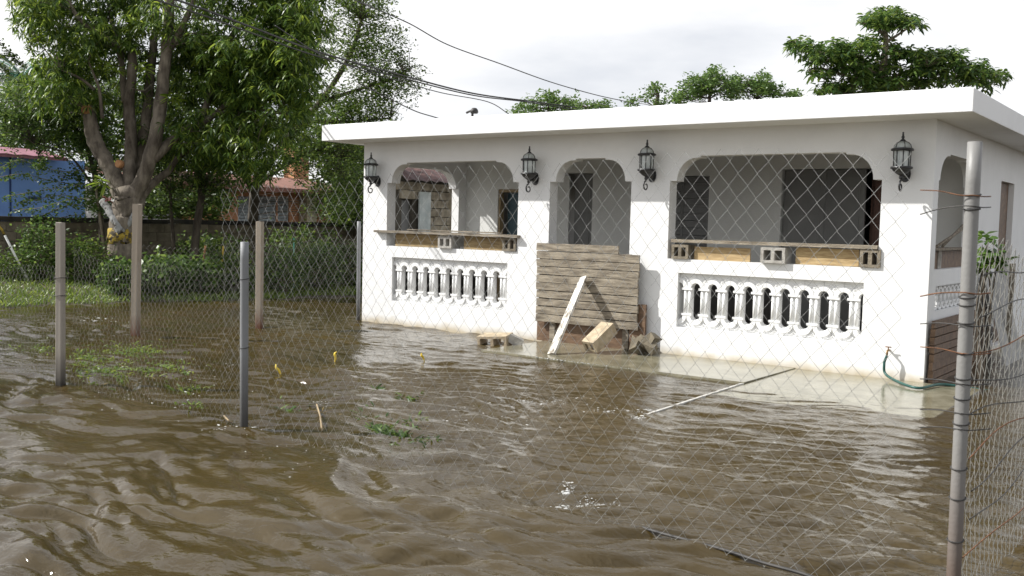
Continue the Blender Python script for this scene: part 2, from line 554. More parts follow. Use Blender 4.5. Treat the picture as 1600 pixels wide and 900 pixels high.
def water_mat():
    m, t, b = new_mat('muddy_water')
    b.inputs['Base Color'].default_value = (0.115, 0.082, 0.036, 1)
    b.inputs['Roughness'].default_value = 0.075
    b.inputs['IOR'].default_value = 1.5
    tcx = t.nodes.new('ShaderNodeTexCoord')
    n0 = t.nodes.new('ShaderNodeTexNoise')
    n0.inputs['Scale'].default_value = 0.35
    n0.inputs['Detail'].default_value = 5
    t.links.new(tcx.outputs['Object'], n0.inputs['Vector'])
    r = t.nodes.new('ShaderNodeValToRGB')
    r.color_ramp.elements[0].position = 0.3
    r.color_ramp.elements[0].color = (0.036, 0.024, 0.007, 1)
    r.color_ramp.elements[1].position = 0.7
    r.color_ramp.elements[1].color = (0.062, 0.043, 0.014, 1)
    t.links.new(n0.outputs['Fac'], r.inputs['Fac'])
    t.links.new(r.outputs['Color'], b.inputs['Base Color'])
    mpx = t.nodes.new('ShaderNodeMapping')
    mpx.inputs['Rotation'].default_value = (0, 0, R(-4))
    mpx.inputs['Scale'].default_value = (0.55, 1.0, 1.0)
    t.links.new(tcx.outputs['Object'], mpx.inputs['Vector'])
    n1 = t.nodes.new('ShaderNodeTexNoise')
    n1.inputs['Scale'].default_value = 9
    n1.inputs['Detail'].default_value = 4
    n1.inputs['Roughness'].default_value = 0.55
    n1.inputs['Distortion'].default_value = 0.6
    t.links.new(mpx.outputs['Vector'], n1.inputs['Vector'])
    n2 = t.nodes.new('ShaderNodeTexNoise')
    n2.inputs['Scale'].default_value = 30
    n2.inputs['Detail'].default_value = 3
    n2.inputs['Distortion'].default_value = 0.4
    t.links.new(mpx.outputs['Vector'], n2.inputs['Vector'])
    bp2 = t.nodes.new('ShaderNodeBump')
    bp2.inputs['Strength'].default_value = 0.5
    bp2.inputs['Distance'].default_value = 0.006
    t.links.new(n2.outputs['Fac'], bp2.inputs['Height'])
    bp = t.nodes.new('ShaderNodeBump')
    sy = t.nodes.new('ShaderNodeSeparateXYZ')
    t.links.new(tcx.outputs['Object'], sy.inputs[0])
    mr = t.nodes.new('ShaderNodeMapRange')
    mr.inputs['From Min'].default_value = -7.4
    mr.inputs['From Max'].default_value = -5.2
    mr.inputs['To Min'].default_value = 0.46
    mr.inputs['To Max'].default_value = 0.50
    t.links.new(sy.outputs['Y'], mr.inputs['Value'])
    t.links.new(mr.outputs['Result'], bp.inputs['Strength'])
    t.links.new(mr.outputs['Result'], bp2.inputs['Strength'])
    bp.inputs['Distance'].default_value = 0.026
    t.links.new(n1.outputs['Fac'], bp.inputs['Height'])
    t.links.new(bp2.outputs['Normal'], bp.inputs['Normal'])
    t.links.new(bp.outputs['Normal'], b.inputs['Normal'])
    return m


M_WATER = water_mat()

# ------------------------------------------------------------------ terrain and water
HW = 8.15          # house width along x
HS = 2.70          # soffit height
def shore_x(y):
    return -5.0 + np.clip((y + 1.9) * 0.30, -1.2, 1.6) + 0.15 * np.sin(y * 1.7) + 0.1 * np.sin(y * 4.1 + 1)


def ground_z(x, y):
    z = (shore_x(y) - x) * 0.10
    return np.clip(z, -0.32, 0.34)


def axis(segs):
    a = []
    for s, e, n in segs:
        a.append(np.linspace(s, e, n, endpoint=False))
    a.append([segs[-1][1]])
    return np.concatenate(a)


def grid(xs, ys, zf):
    X, Y = np.meshgrid(xs, ys, indexing='ij')
    V = np.stack([X, Y, zf(X, Y)], -1).reshape(-1, 3)
    nx, ny = len(xs), len(ys)
    i = (np.arange(nx - 1)[:, None] * ny + np.arange(ny - 1)[None, :]).ravel()
    Q = np.stack([i, i + ny, i + ny + 1, i + 1], -1)
    return V, Q


gx_ = axis([(-600, -40, 12), (-40, -14, 14), (-14, 0, 70), (0, 20, 20), (20, 600, 14)])
gy_ = axis([(-600, -30, 12), (-30, -8, 16), (-8, 14, 88), (14, 40, 16), (40, 600, 12)])
V, Q = grid(gx_, gy_, lambda X, Y: ground_z(X, Y) - 0.02 * np.sin(X * 1.3) * np.cos(Y * 1.1))
np_mesh('ground', V, Q, M_SOIL, kind='structure', smooth=True)

# the flood: displaced mesh waves
wr = np.random.default_rng(8)
waves = []
for k in range(64):
    lam = 0.15 * (5.6 ** wr.random())
    ang = wr.normal(R(98), R(24))
    kk = 2 * math.pi / lam
    amp = 0.0046 * (lam / 0.5) ** 1.05 * wr.uniform(0.5, 1.3) * min(1.0, 0.5 / lam) ** 1.6
    waves.append((kk * math.cos(ang), kk * math.sin(ang), wr.uniform(0, 6.28), amp, lam))


ripples = []
for k in range(44):
    lam = 0.11 * (3.8 ** wr.random())
    ang = wr.normal(R(97), R(17))
    kk = 2 * math.pi / lam
    ripples.append((kk * math.cos(ang), kk * math.sin(ang), wr.uniform(0, 6.28), 0.0025 * (lam / 0.3) * wr.uniform(0.5, 1.3), lam))


def calm(X, Y):
    a = np.where(Y < -6.2, 1.0, 0.62)
    t = np.clip((Y + 7.2) / 1.6, 0, 1)
    a = 0.98 * (1 - t) + 0.72 * t
    t2 = np.clip((Y + 3.6) / 3.0, 0, 1)
    a = a * (1 - t2) + 0.55 * t2
    # sheltered concrete yard on the right of the kerb and behind the step
    c = 1 / (1 + np.exp(-(X - 7.2) * 3)) * 1 / (1 + np.exp(-(Y + 3.4) * 2))
    a = a * (1 - 0.72 * c)
    s = ((X > 3.3) & (Y > -1.75) & (Y < 0.3)).astype(float)
    a = a * (1 - 0.6 * s)
    return a


def water_v(X, Y):
    wx = X + 0.16 * np.sin(Y * 1.9 + 0.7) + 0.10 * np.sin(X * 2.7 + Y * 1.1) + 0.06 * np.sin(Y * 5.3 - X * 3.1)
    wy = Y + 0.16 * np.sin(X * 1.7 + 2.0) + 0.10 * np.sin(Y * 2.3 - X * 1.3 + 1) + 0.06 * np.sin(X * 4.7 + Y * 3.7)
    h = np.zeros_like(X)
    dx = np.zeros_like(X)
    dy = np.zeros_like(X)
    patch = 0.75 + 0.45 * np.sin(X * 0.9 + Y * 0.5 + 0.4) * np.sin(Y * 1.1 - X * 0.35 + 1.2)
    A = calm(X, Y)
    for kx, ky, ph, am, lam in waves:
        f = np.where(Y < -6.2, 1.0, 1.0)
        loc = A * (patch if lam < 0.6 else 1.0)
        if lam > 0.5:
            loc = loc * np.clip((-4.5 - Y) / 2.0, 0.3, 1.0)
        p = kx * wx + ky * wy + ph
        h += am * loc * np.sin(p)
        kl = math.hypot(kx, ky)
        dx -= 0.82 * am * loc * kx / kl * np.cos(p)
        dy -= 0.82 * am * loc * ky / kl * np.cos(p)
    gust = np.clip(0.75 + 0.6 * np.sin(X * 1.3 - Y * 0.6 + 2.1) * np.sin(Y * 0.9 + X * 0.4) + 0.25 * np.sin(X * 3.1 + Y * 2.2), 0.15, 1.5)
    zone = np.clip((Y + 7.4) / 1.4, 0.85, 1) * gust * np.clip(A * 1.25, 0, 1.0)
    for kx, ky, ph, am, lam in ripples:
        p = kx * wx + ky * wy + ph
        h += am * zone * np.sin(p)
        kl = math.hypot(kx, ky)
        dx -= 0.7 * am * zone * kx / kl * np.cos(p)
        dy -= 0.7 * am * zone * ky / kl * np.cos(p)
    return X + dx, Y + dy, h


wxs = axis([(-60, -12, 10), (-12, -4, 90), (-4, 4, 200), (4, 11, 340), (11, 14, 30), (14, 80, 10)])
wys = axis([(-80, -14, 8), (-14, -9, 50), (-9, -5, 230), (-5, 0.5, 240), (0.5, 12, 80), (12, 80, 12)])
X, Y = np.meshgrid(wxs, wys, indexing='ij')
Xd, Yd, Hd = water_v(X, Y)
V, Q = grid(wxs, wys, lambda a, b: Hd)
V = np.stack([Xd, Yd, Hd], -1).reshape(-1, 3)
np_mesh('flood_water', V, Q, M_WATER, kind='structure', smooth=True)

# wet concrete yard slabs, a step above or level with the flood
mb = MB()
mb.box((3.45, -1.40, -0.3), (6.80, -0.005, 0.022))
slab = mb.build('porch_step', M_SLAB, kind='structure')
mb = MB()
mb.add([(6.825, -2.30, 0.001), (8.7, -1.9, -0.001), (8.7, -0.004, 0.013), (6.803, -0.004, 0.013), (6.825, -2.30, -0.3), (8.7, -1.9, -0.3), (8.7, -0.004, -0.3), (6.803, -0.004, -0.3)],
       [(0, 1, 2, 3), (7, 6, 5, 4), (0, 4, 5, 1), (1, 5, 6, 2), (2, 6, 7, 3), (3, 7, 4, 0)])
mb.build('wall_footing', M_SLAB, kind='structure')
mb = MB()
mb.add([(6.83, -3.9, -0.05), (8.8, -3.9, -0.05), (8.8, -2.32, -0.012), (6.83, -2.32, -0.004), (6.83, -3.9, -0.3), (8.8, -3.9, -0.3), (8.8, -2.32, -0.3), (6.83, -2.32, -0.3)],
       [(0, 1, 2, 3), (7, 6, 5, 4), (0, 4, 5, 1), (1, 5, 6, 2), (2, 6, 7, 3), (3, 7, 4, 0)])
mb.build('yard_slab', M_SLAB, kind='structure')
mb = MB()
nseg = 14
for k in range(nseg):
    y0 = -1.403 - k * (2.15 / nseg)
    y1 = -1.403 - (k + 1) * (2.15 / nseg) + 0.002
    mb.box((6.78 + 0.004 * k, y1, -0.3), (6.805 + 0.004 * k, y0, 0.015 - 0.0009 * k), jit=0.0015)
mb.build('yard_kerb', M_KERB, kind='structure')

# ------------------------------------------------------------------ the white house
house = thing('white_house', 'white concrete house with flat roof and arched open porch standing in the flood', 'house')
TH = 0.18


def arch(x1, x2, zb, zsp, zt, st=0.09, rx=0.25, tx=0.045, n=8):
    """opening outline: jambs, a small step at the spring, quarter curves, a small step to the flat head"""
    zc = zt - 0.022
    pts = [(x1, zb), (x2, zb), (x2, zsp), (x2 - st, zsp)]
    for i in range(1, n + 1):
        a = math.pi / 2 * i / n
        pts.append((x2 - st - rx * (1 - math.cos(a)), zsp + (zc - zsp) * math.sin(a)))
    pts.append((x2 - st - rx - tx, zc))
    pts.append((x2 - st - rx - tx, zt))
    pts.append((x1 + st + rx + tx, zt))
    pts.append((x1 + st + rx + tx, zc))
    for i in range(n, 0, -1):
        a = math.pi / 2 * i / n
        pts.append((x1 + st + rx * (1 - math.cos(a)), zsp + (zc - zsp) * math.sin(a)))
    pts.append((x1 + st, zsp))
    pts.append((x1, zsp))
    return pts


def rect(x1, x2, z1, z2):
    return [(x1, z1), (x2, z1), (x2, z2), (x1, z2)]


ZS, ZSP, ZT = 1.168, 2.096, 2.389
PB, PT = 0.357, 1.005
A1, A2, D1, D2, B1, B2 = 0.492, 2.911, 3.420, 4.636, 5.163, 7.636
P1, P2, Q1, Q2 = 0.616, 2.757, 5.313, 7.500

mb = MB()
mb.extrude(rect(0, HW, -0.35, HS),
           [arch(A1, A2, ZS, ZSP, ZT), arch(D1, D2, 0.10, ZSP, ZT), arch(B1, B2, ZS, ZSP, ZT),
            rect(P1, P2, PB, PT), rect(Q1, Q2, PB, PT)], 'y', 0.0, TH)
mb.build('front_wall', M_WALL, house, fixn=True)

YB = 2.25     # porch back wall
mb = MB()
mb.extrude(rect(TH, 8.2, -0.35, HS), [arch(0.36, 2.06, ZS, ZSP, ZT, 0.08, 0.3), rect(4.0, 5.0, 1.1, 2.1)], 'x', 0.0, 0.15)
mb.build('left_wall', M_WALL, house, fixn=True)
mb = MB()
mb.extrude(rect(TH, 8.2, -0.35, HS), [arch(0.20, 2.02, ZS, ZSP, ZT, 0.05, 0.34), rect(0.30, 1.92, 0.73, 0.995),
                                      rect(3.39, 4.28, 0.10, 2.245)], 'x', HW - 0.15, HW)
mb.build('right_wall', M_WALL, house, fixn=True)
# porch back wall with doorways and windows
mb = MB()
mb.extrude(rect(0.153, HW - 0.153, -0.3, HS - 0.005),
           [rect(0.83, 1.72, 0.10, 2.10), rect(2.12, 2.66, 0.10, 2.345), rect(3.72, 4.60, 1.0, 2.285), rect(5.66, 7.55, 0.10, 2.36)],
           'y', YB, YB + 0.14)
mb.build('porch_wall', M_INT, house, fixn=True)
mb = MB()
mb.extrude(rect(0.153, HW - 0.153, -0.3, HS - 0.005), [rect(1.5, 2.5, 1.0, 2.1)], 'y', 8.2, 8.34)
mb.build('rear_wall', M_WALL, house, fixn=True)
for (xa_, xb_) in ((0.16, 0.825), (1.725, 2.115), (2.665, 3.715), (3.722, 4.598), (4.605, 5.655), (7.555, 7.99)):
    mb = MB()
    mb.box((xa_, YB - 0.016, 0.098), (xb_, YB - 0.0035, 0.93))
    mb.build('shade_strip', M_SHADESTRIP, house)  # added dark strip on the porch wall, painted shade for the baluster gaps
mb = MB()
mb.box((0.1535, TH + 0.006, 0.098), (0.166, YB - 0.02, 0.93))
mb.build('shade_strip', M_SHADESTRIP, house)  # same added dark strip, inner face of the left wall
mb = MB()
mb.box((0.155, TH + 0.003, -0.3), (HW - 0.155, YB - 0.003, 0.095))
mb.build('porch_floor', M_FLOOR, house)
mb = MB()
mb.box((0.155, YB + 0.145, -0.3), (HW - 0.155, 8.195, 0.095))
mb.build('room_floor', M_FLOOR, house)
# dividing walls of the rooms behind
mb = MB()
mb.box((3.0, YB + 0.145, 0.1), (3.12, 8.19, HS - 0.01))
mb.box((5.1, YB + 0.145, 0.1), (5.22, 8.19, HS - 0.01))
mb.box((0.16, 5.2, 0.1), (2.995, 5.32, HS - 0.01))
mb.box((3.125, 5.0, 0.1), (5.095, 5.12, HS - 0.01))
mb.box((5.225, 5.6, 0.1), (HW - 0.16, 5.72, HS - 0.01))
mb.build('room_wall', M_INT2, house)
# roof slab with deep fascia
mb = MB()
zb, zt_ = HS, HS + 0.222
x0, x1, y0, y1 = -0.37, HW + 0.44, -0.515, 8.7
mb.box((x0, y0, zb), (x1, y1, zt_))
mb.box((x0 + 0.02, y0 + 0.02, zt_), (x1 - 0.02, y1 - 0.02, zt_ + 0.012))
roof = mb.build('roof', M_ROOF, house)
bv = roof.modifiers.new('soft', 'BEVEL')
bv.width = 0.012
bv.segments = 2

# window panes, doors, furniture of the porch wall
def panel(name, x0, x1, z0, z1, y, m, parent=house, th=0.03):
    b = MB()
    b.box((x0, y, z0), (x1, y + th, z1))
    return b.build(name, m, parent)


wnd = MB()
for (a, b_) in ((3.72, 3.76), (4.56, 4.60), (4.14, 4.18)):
    wnd.box((a + 0.001, YB + 0.05, 1.001), (b_ - 0.001, YB + 0.09, 2.284))
wf = wnd.build('window', M_DGLASS, house)
for k in range(12):
    z = 1.02 + k * 0.105
    b = MB()
    b.box((3.762, YB + 0.052, z), (4.138, YB + 0.060, z + 0.098), Matrix.Identity(4))
    b.box((4.182, YB + 0.052, z), (4.558, YB + 0.060, z + 0.098), Matrix.Identity(4))
    b.build('pane', M_DGLASS, wf)
dr = panel('door', 0.92, 1.45, 0.10, 2.04, YB + 0.16, M_TEAL)
b = MB()
b.tube([(1.38, YB + 0.15, 1.05), (1.38, YB + 0.12, 1.05), (1.30, YB + 0.12, 1.05)], 0.012, 6)
b.build('handle', M_BRASS, dr)
b = MB()
b.box((0.832, YB + 0.02, 0.1), (0.865, YB + 0.12, 2.098))
b.box((1.66, YB + 0.02, 0.1), (1.718, YB + 0.12, 2.098))
b.box((0.866, YB + 0.02, 2.05), (1.659, YB + 0.12, 2.098))
b.build('door_frame', M_FRAME, house)
lf = panel('door', 2.10, 2.25, 0.11, 2.30, YB - 0.032, M_INT, house, 0.028)
lf['label'] = 'white door leaf folded back beside the dark doorway'
b = MB()
b.box((3.392, 0, 0.1), (3.40, 0.1, 2.2))
for k_, (xa_, xb_, zt2) in enumerate(((5.68, 6.24, 2.35), (6.245, 6.76, 2.35), (2.30, 2.645, 2.335))):
    b = MB()
    b.box((xa_, YB + 0.06, 0.105), (xb_, YB + 0.10, zt2))
    gd = b.build('door', M_GREYDOOR, house)
    for (z0, z1) in ((0.2, 0.95), (1.05, 1.75), (1.82, 2.25)):
        b = MB()
        b.box((xa_ + 0.07, YB + 0.052, z0), (xb_ - 0.07, YB + 0.0595, z1))
        b.build('panel', M_GREYDOOR, gd)
cab = thing('wardrobe', 'dark brown wooden wardrobe in the room behind the wide right window', 'wardrobe', (7.36, 2.50, 0.1))
b = MB()
b.box((-0.58, 0, 0), (0.58, 0.5, 2.25))
b.build('carcass', M_BROWN, cab)
for sx in (-1, 1):
    for (z0, z1) in ((0.08, 0.95), (1.05, 1.55), (1.62, 2.15)):
        b = MB()
        b.box((min(sx * 0.03, sx * 0.54), -0.022, z0), (max(sx * 0.03, sx * 0.54), -0.001, z1), bev=0.006)
        dd = b.build('door', M_BROWN, cab)
        b = MB()
        b.tube([(sx * 0.07, -0.024, (z0 + z1) / 2 - 0.04), (sx * 0.07, -0.05, (z0 + z1) / 2), (sx * 0.07, -0.024, (z0 + z1) / 2 + 0.04)], 0.008, 6)
        b.build('handle', M_BRASS, dd)
sd = MB()
sd.box((HW - 0.11, 3.40, 0.10), (HW - 0.07, 4.27, 2.24))
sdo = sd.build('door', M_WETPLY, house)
sdo['label'] = 'brown side door'
b = MB()
for (z0, z1) in ((0.25, 0.75), (0.85, 1.35), (1.45, 2.1)):
    b.box((HW - 0.068, 3.50, z0), (HW - 0.06, 4.16, z1))
b.build('panel', M_WETPLY, sdo)

# balustrades: cast concrete columns with arched heads and scalloped feet
def annulus(c, r0, r1, a0, a1, n=7, ky=1.0):
    p = [(c[0] + r1 * math.cos(a0 + (a1 - a0) * i / n), c[1] + ky * r1 * math.sin(a0 + (a1 - a0) * i / n)) for i in range(n + 1)]
    p += [(c[0] + r0 * math.cos(a0 + (a1 - a0) * i / n), c[1] + ky * r0 * math.sin(a0 + (a1 - a0) * i / n)) for i in range(n, -1, -1)]
    return p


def baluster_mesh(pitch, z0, z1, th=0.062):
    k = (z1 - z0) / 0.648
    half = pitch / 2
    cw = pitch * 0.235
    r = half - cw
    zsprt = z1 - 0.180 * k
    ztop = zsprt + r * 1.05 * min(1, k * 1.4)
    zsprb = z0 + 0.150 * k
    zbot = zsprb - r * 0.95 * min(1, k * 1.4)
    n = 6
    pts = [(-half, z0), (half, z0), (half, zbot)]
    for i in range(1, n + 1):
        a = math.pi / 2 * i / n
        pts.append((half - r * math.sin(a), zbot + (zsprb - zbot) * (1 - math.cos(a))))
    for i in range(0, n + 1):
        a = math.pi / 2 * i / n
        pts.append((cw + r * (1 - math.cos(a)), zsprt + (ztop - zsprt) * math.sin(a)))
    pts += [(half, z1), (-half, z1)]
    for i in range(n, -1, -1):
        a = math.pi / 2 * i / n
        pts.append((-cw - r * (1 - math.cos(a)), zsprt + (ztop - zsprt) * math.sin(a)))
    for i in range(n, 0, -1):
        a = math.pi / 2 * i / n
        pts.append((-half + r * math.sin(a), zbot + (zsprb - zbot) * (1 - math.cos(a))))
    pts.append((-half, zbot))
    b = MB()
    y0 = 0.060
    b.extrude(pts, [], 'y', y0, y0 + th)
    b.box((-cw - 0.018, y0 - 0.030, zsprt - 0.020), (cw + 0.018, y0 - 0.0005, zsprt + 0.006))
    b.box((-cw - 0.016, y0 - 0.030, zsprb - 0.010), (cw + 0.016, y0 - 0.0005, zsprb + 0.016))
    for s in (-0.58, 0.58):
        b.tube([(s * cw, y0 - 0.001, zsprb + 0.017), (s * cw, y0 - 0.001, zsprt - 0.021)], cw * 0.42, 8)
    ky = min(1, k * 1.4)
    q = math.pi / 2
    # rings standing proud round every arch, a thinner interlaced ring above, the same upside down below
    b.extrude(annulus((half, zsprt + 0.008), r * 1.02, half - 0.001, q, 2 * q, 7, ky), [], 'y', y0 - 0.026, y0 - 0.0004)
    b.extrude(annulus((-half, zsprt + 0.008), r * 1.02, half - 0.001, 0, q, 7, ky), [], 'y', y0 - 0.026, y0 - 0.0004)
    b.extrude(annulus((half, zsprb - 0.012), r * 1.02, half - 0.001, 2 * q, 3 * q, 7, ky), [], 'y', y0 - 0.026, y0 - 0.0004)
    b.extrude(annulus((-half, zsprb - 0.012), r * 1.02, half - 0.001, 3 * q, 4 * q, 7, ky), [], 'y', y0 - 0.026, y0 - 0.0004)
    if k > 0.6:
        for sgn in (-1, 1):
            for zc, up in ((zsprt + 0.012, 1), (zsprb - 0.016, -1)):
                p = []
                for i in range(0, 12):
                    a = q * i / 11
                    xx = half - 0.138 * math.cos(a)
                    zz = zc + up * 0.132 * math.sin(a)
                    if xx > -0.012 and z0 + 0.008 < zz < z1 - 0.008 and xx <= half:
                        p.append((sgn * xx, y0 - 0.004, zz))
                if len(p) > 2:
                    b.tube(p, 0.010, 6)
    return b


def balustrade(x0, x1, z0, z1, n, rot=None, off=(0, 0, 0)):
    pitch = (x1 - x0) / n
    mbx = baluster_mesh(pitch - 0.003, z0 + 0.003, z1 - 0.003)
    me = None
    for k in range(n):
        if me is None:
            o = mbx.build('baluster', M_BAL, house, fixn=True)
            me = o.data
        else:
            o = bpy.data.objects.new('baluster', me)
            link(o, house)
        c = x0 + pitch * (k + 0.5)
        if rot is None:
            o.location = (c, 0, 0)
        else:
            o.rotation_euler = (0, 0, rot)
            o.location = (off[0], c, 0)


balustrade(P1, P2, PB, PT, 10)
balustrade(Q1, Q2, PB, PT, 10)
balustrade(0.30, 1.92, 0.73, 0.995, 9, rot=R(90), off=(HW, 0, 0))

# ------------------------------------------------------------------ wall lanterns
def lantern():
    root = thing('wall_lantern', 'lantern', 'wall lantern', group='black wall lanterns along the porch front')
    # origin: on the wall, mid-height; body stands 0.16 in front (-y)
    cy = -0.155
    b = MB()
    b.extrude([(0.055 * math.cos(a), -0.10 + 0.085 * math.sin(a)) for a in [2 * math.pi * k / 14 for k in range(14)]], [], 'y', -0.018, -0.001)
    b.lathe([(0.001, -0.15), (0.03, -0.14), (0.045, -0.11), (0.048, -0.09), (0.03, -0.06), (0.001, -0.05)], 10, (0, -0.035, 0))
    b.build('back_plate', M_BLACK, root)
    b = MB()
    p = [(0, -0.02, -0.10), (0, -0.08, -0.115), (0, -0.13, -0.14), (0, cy, -0.13)]
    b.tube(p, 0.011, 8)
    p = []
    for i in range(22):
        a = math.pi * 0.5 + i * 0.34
        r = 0.062 * (1 - i / 30)
        p.append((0.012 * 0, cy + r * math.cos(a), -0.235 + r * math.sin(a)))
    b.tube(p, [0.011 - 0.0002 * i for i in range(22)], 8)
    b.build('scroll', M_BLACK, root)
    b = MB()
    b.lathe([(0.001, -0.165), (0.018, -0.16), (0.022, -0.14), (0.016, -0.125), (0.05, -0.105), (0.085, -0.075), (0.092, -0.06), (0.108, -0.055),
             (0.108, -0.035), (0.09, -0.03), (0.001, -0.03)], 18, (0, cy, 0))
    b.build('base_cup', M_BLACK, root)
    b = MB()
    b.lathe([(0.074, -0.03), (0.078, 0.06), (0.078, 0.128)], 16, (0, cy, 0))
    b.build('glass', M_LGLASS, root)
    b = MB()
    for k in range(8):
        a = 2 * math.pi * (k + 0.5) / 8
        b.tube([(0.080 * math.cos(a), cy + 0.080 * math.sin(a), -0.03), (0.084 * math.cos(a), cy + 0.084 * math.sin(a), 0.128)], 0.005, 5)
    b.build('cage', M_BLACK, root)
    b = MB()
    b.tube([(0, cy, -0.028), (0, cy, 0.05)], 0.014, 8)
    b.build('candle', M_PVC, root)
    b = MB()
    b.lathe([(0.07, 0.124), (0.108, 0.126), (0.112, 0.138), (0.106, 0.15), (0.088, 0.155)], 18, (0, cy, 0))
    b.lathe([(0.026, 0.222), (0.030, 0.230), (0.014, 0.245), (0.011, 0.255), (0.019, 0.265), (0.011, 0.276), (0.008, 0.305), (0.011, 0.312), (0.001, 0.318)],
            12, (0, cy, 0))
    b.build('cap', M_BLACK, root)
    b = MB()
    b.lathe([(0.088, 0.155), (0.080, 0.185), (0.058, 0.208), (0.026, 0.222)], 16, (0, cy, 0))
    b.build('dome_glass', M_LGLASS, root)
    b = MB()
    for k in range(6):
        a = 2 * math.pi * k / 6
        q = [(0.089, 0.155), (0.081, 0.186), (0.059, 0.209), (0.027, 0.223)]
        b.tube([(r_ * math.cos(a), cy + r_ * math.sin(a), z_) for r_, z_ in q], 0.004, 5)
    b.build('dome_rib', M_BLACK, root)
    return root


lroot = lantern()
llab = ['black wall lantern on the pillar at the left corner of the porch front',
        'black wall lantern on the pillar between the left window and the doorway',
        'black wall lantern on the pillar between the doorway and the wide right window',
        'black wall lantern on the right corner pillar beside the wide window']
for k, (px, pyt) in enumerate(((580, 238), (827.5, 228), (1011.5, 218), (1411.5, 206))):
    o = lroot if k == 0 else copy_tree(lroot)
    q = on_y(px, pyt, -0.155)
    o.location = (q[0], 0, q[2] - 0.318)
    o['label'] = llab[k]

# ------------------------------------------------------------------ window barricades: blocks, boards and planks on the sills
def block_mesh(w, h, d, wall=0.035, m=M_BLOCK):
    b = MB()
    mid = wall / 2 + 0.003
    b.extrude(rect(0, w, 0, h), [rect(wall, w / 2 - mid, wall * 0.9, h - wall * 0.9), rect(w / 2 + mid, w - wall, wall * 0.9, h - wall * 0.9)],
              'y', 0, d)
    return b


def cinder(label, x, y, z, w=0.28, h=0.17, d=0.19, rz=0.0, m=M_BLOCK, group=None, rot=None):
    o = block_mesh(w, h, d, m=m).build('cinder_block', m, None, fixn=True)
    o.location = (x, y, z)
    o.rotation_euler = rot or (0, 0, rz)
    return tag(o, label, 'cinder block', group)


def plank(label, x0, x1, y0, y1, z0, z1, m, tilt=0.0, name='plank', cat='plank', group=None, jit=0.003):
    b = MB()
    n = 6
    for k in range(1):
        b.box((0, y0, z0), (x1 - x0, y1, z1), jit=jit)
    o = b.build(name, m)
    o.location = (x0, 0, 0)
    o.rotation_euler = (0, tilt, 0)
    return tag(o, label, cat, group)


def fx(px, py, Y):
    return on_y(px, py, Y)[0]


g1 = 'cinder blocks set on the porch window sills'
ZSI = ZS + 0.003
cinder('cinder block at the right end of the left window sill', fx(785, 382, -0.02), -0.02, ZSI, 0.22, 0.175, 0.19, m=M_BROWNBLOCK, group=g1)
cinder('cinder block in the middle of the left window sill, holes facing out', fx(684, 378, -0.04), -0.04, ZSI, 0.25, 0.165, 0.2, group=g1)
cinder('cinder block at the left end of the wide right window sill', fx(1049, 393, -0.02), -0.02, ZSI, 0.22, 0.17, 0.19, m=M_BROWNBLOCK, group=g1)
cinder('cinder block in the middle of the wide right window sill', fx(1188, 402, -0.05), -0.05, ZSI, 0.285, 0.175, 0.2, group=g1)
cinder('cinder block at the right end of the wide right window sill', fx(1343, 405, -0.02), -0.02, ZSI, 0.215, 0.19, 0.18, m=M_BROWNBLOCK, group=g1)
g2 = 'boards wedged on the window sills'
plank('brown stained board on the left window sill, left of its middle block', fx(618, 375, 0.03), fx(686, 375, 0.03), 0.03, 0.055, ZSI, ZS + 0.19, M_OLDPLY,
      name='board', cat='board', group=g2)
plank('brown stained board on the left window sill, right of its middle block', fx(725, 380, 0.03), fx(786, 380, 0.03), 0.03, 0.055, ZSI, ZS + 0.185, M_OLDPLY,
      name='board', cat='board', group=g2)
plank('yellow plywood board on the wide right window sill, left of its middle block', fx(1085, 395, 0.04), fx(1172, 395, 0.04), 0.04, 0.06, ZSI + 0.0, ZS + 0.155,
      M_YELLOW, name='board', cat='board', group=g2)
plank('yellow plywood board on the wide right window sill, right of its middle block', fx(1243, 400, 0.04), fx(1342, 400, 0.04), 0.04, 0.06, ZSI, ZS + 0.185,
      M_YELLOW, name='board', cat='board', group=g2)
g3 = 'long planks laid along the window sills'
xa, xb = fx(584, 359, -0.06), fx(808, 374, -0.06)
plank('long weathered plank across the left window, its left end poking past the opening', xa, xb, -0.07, 0.10, ZS + 0.196, ZS + 0.232, M_GREYWOOD2, 0.004, group=g3)
xa, xb = fx(1050, 384, -0.0), 7.628
plank('long weathered plank across the wide right window on its blocks', xa, xb, -0.03, 0.12, ZS + 0.197, ZS + 0.235, M_GREYWOOD, 0.0, group=g3)
plank('thin warped lath lying on the plank of the left window', fx(635, 365, 0.0), fx(780, 372, 0.0), 0.0, 0.06, ZS + 0.240, ZS + 0.258, M_GREYWOOD2, 0.004, name='lath',
      cat='lath')
# loose rubble behind the left window: upright block and tan lump
cinder('cinder block lying inside the left window at the end of the plank', fx(700, 360, 0.35), 0.35, ZS + 0.02, 0.2, 0.2, 0.2, group=g1)
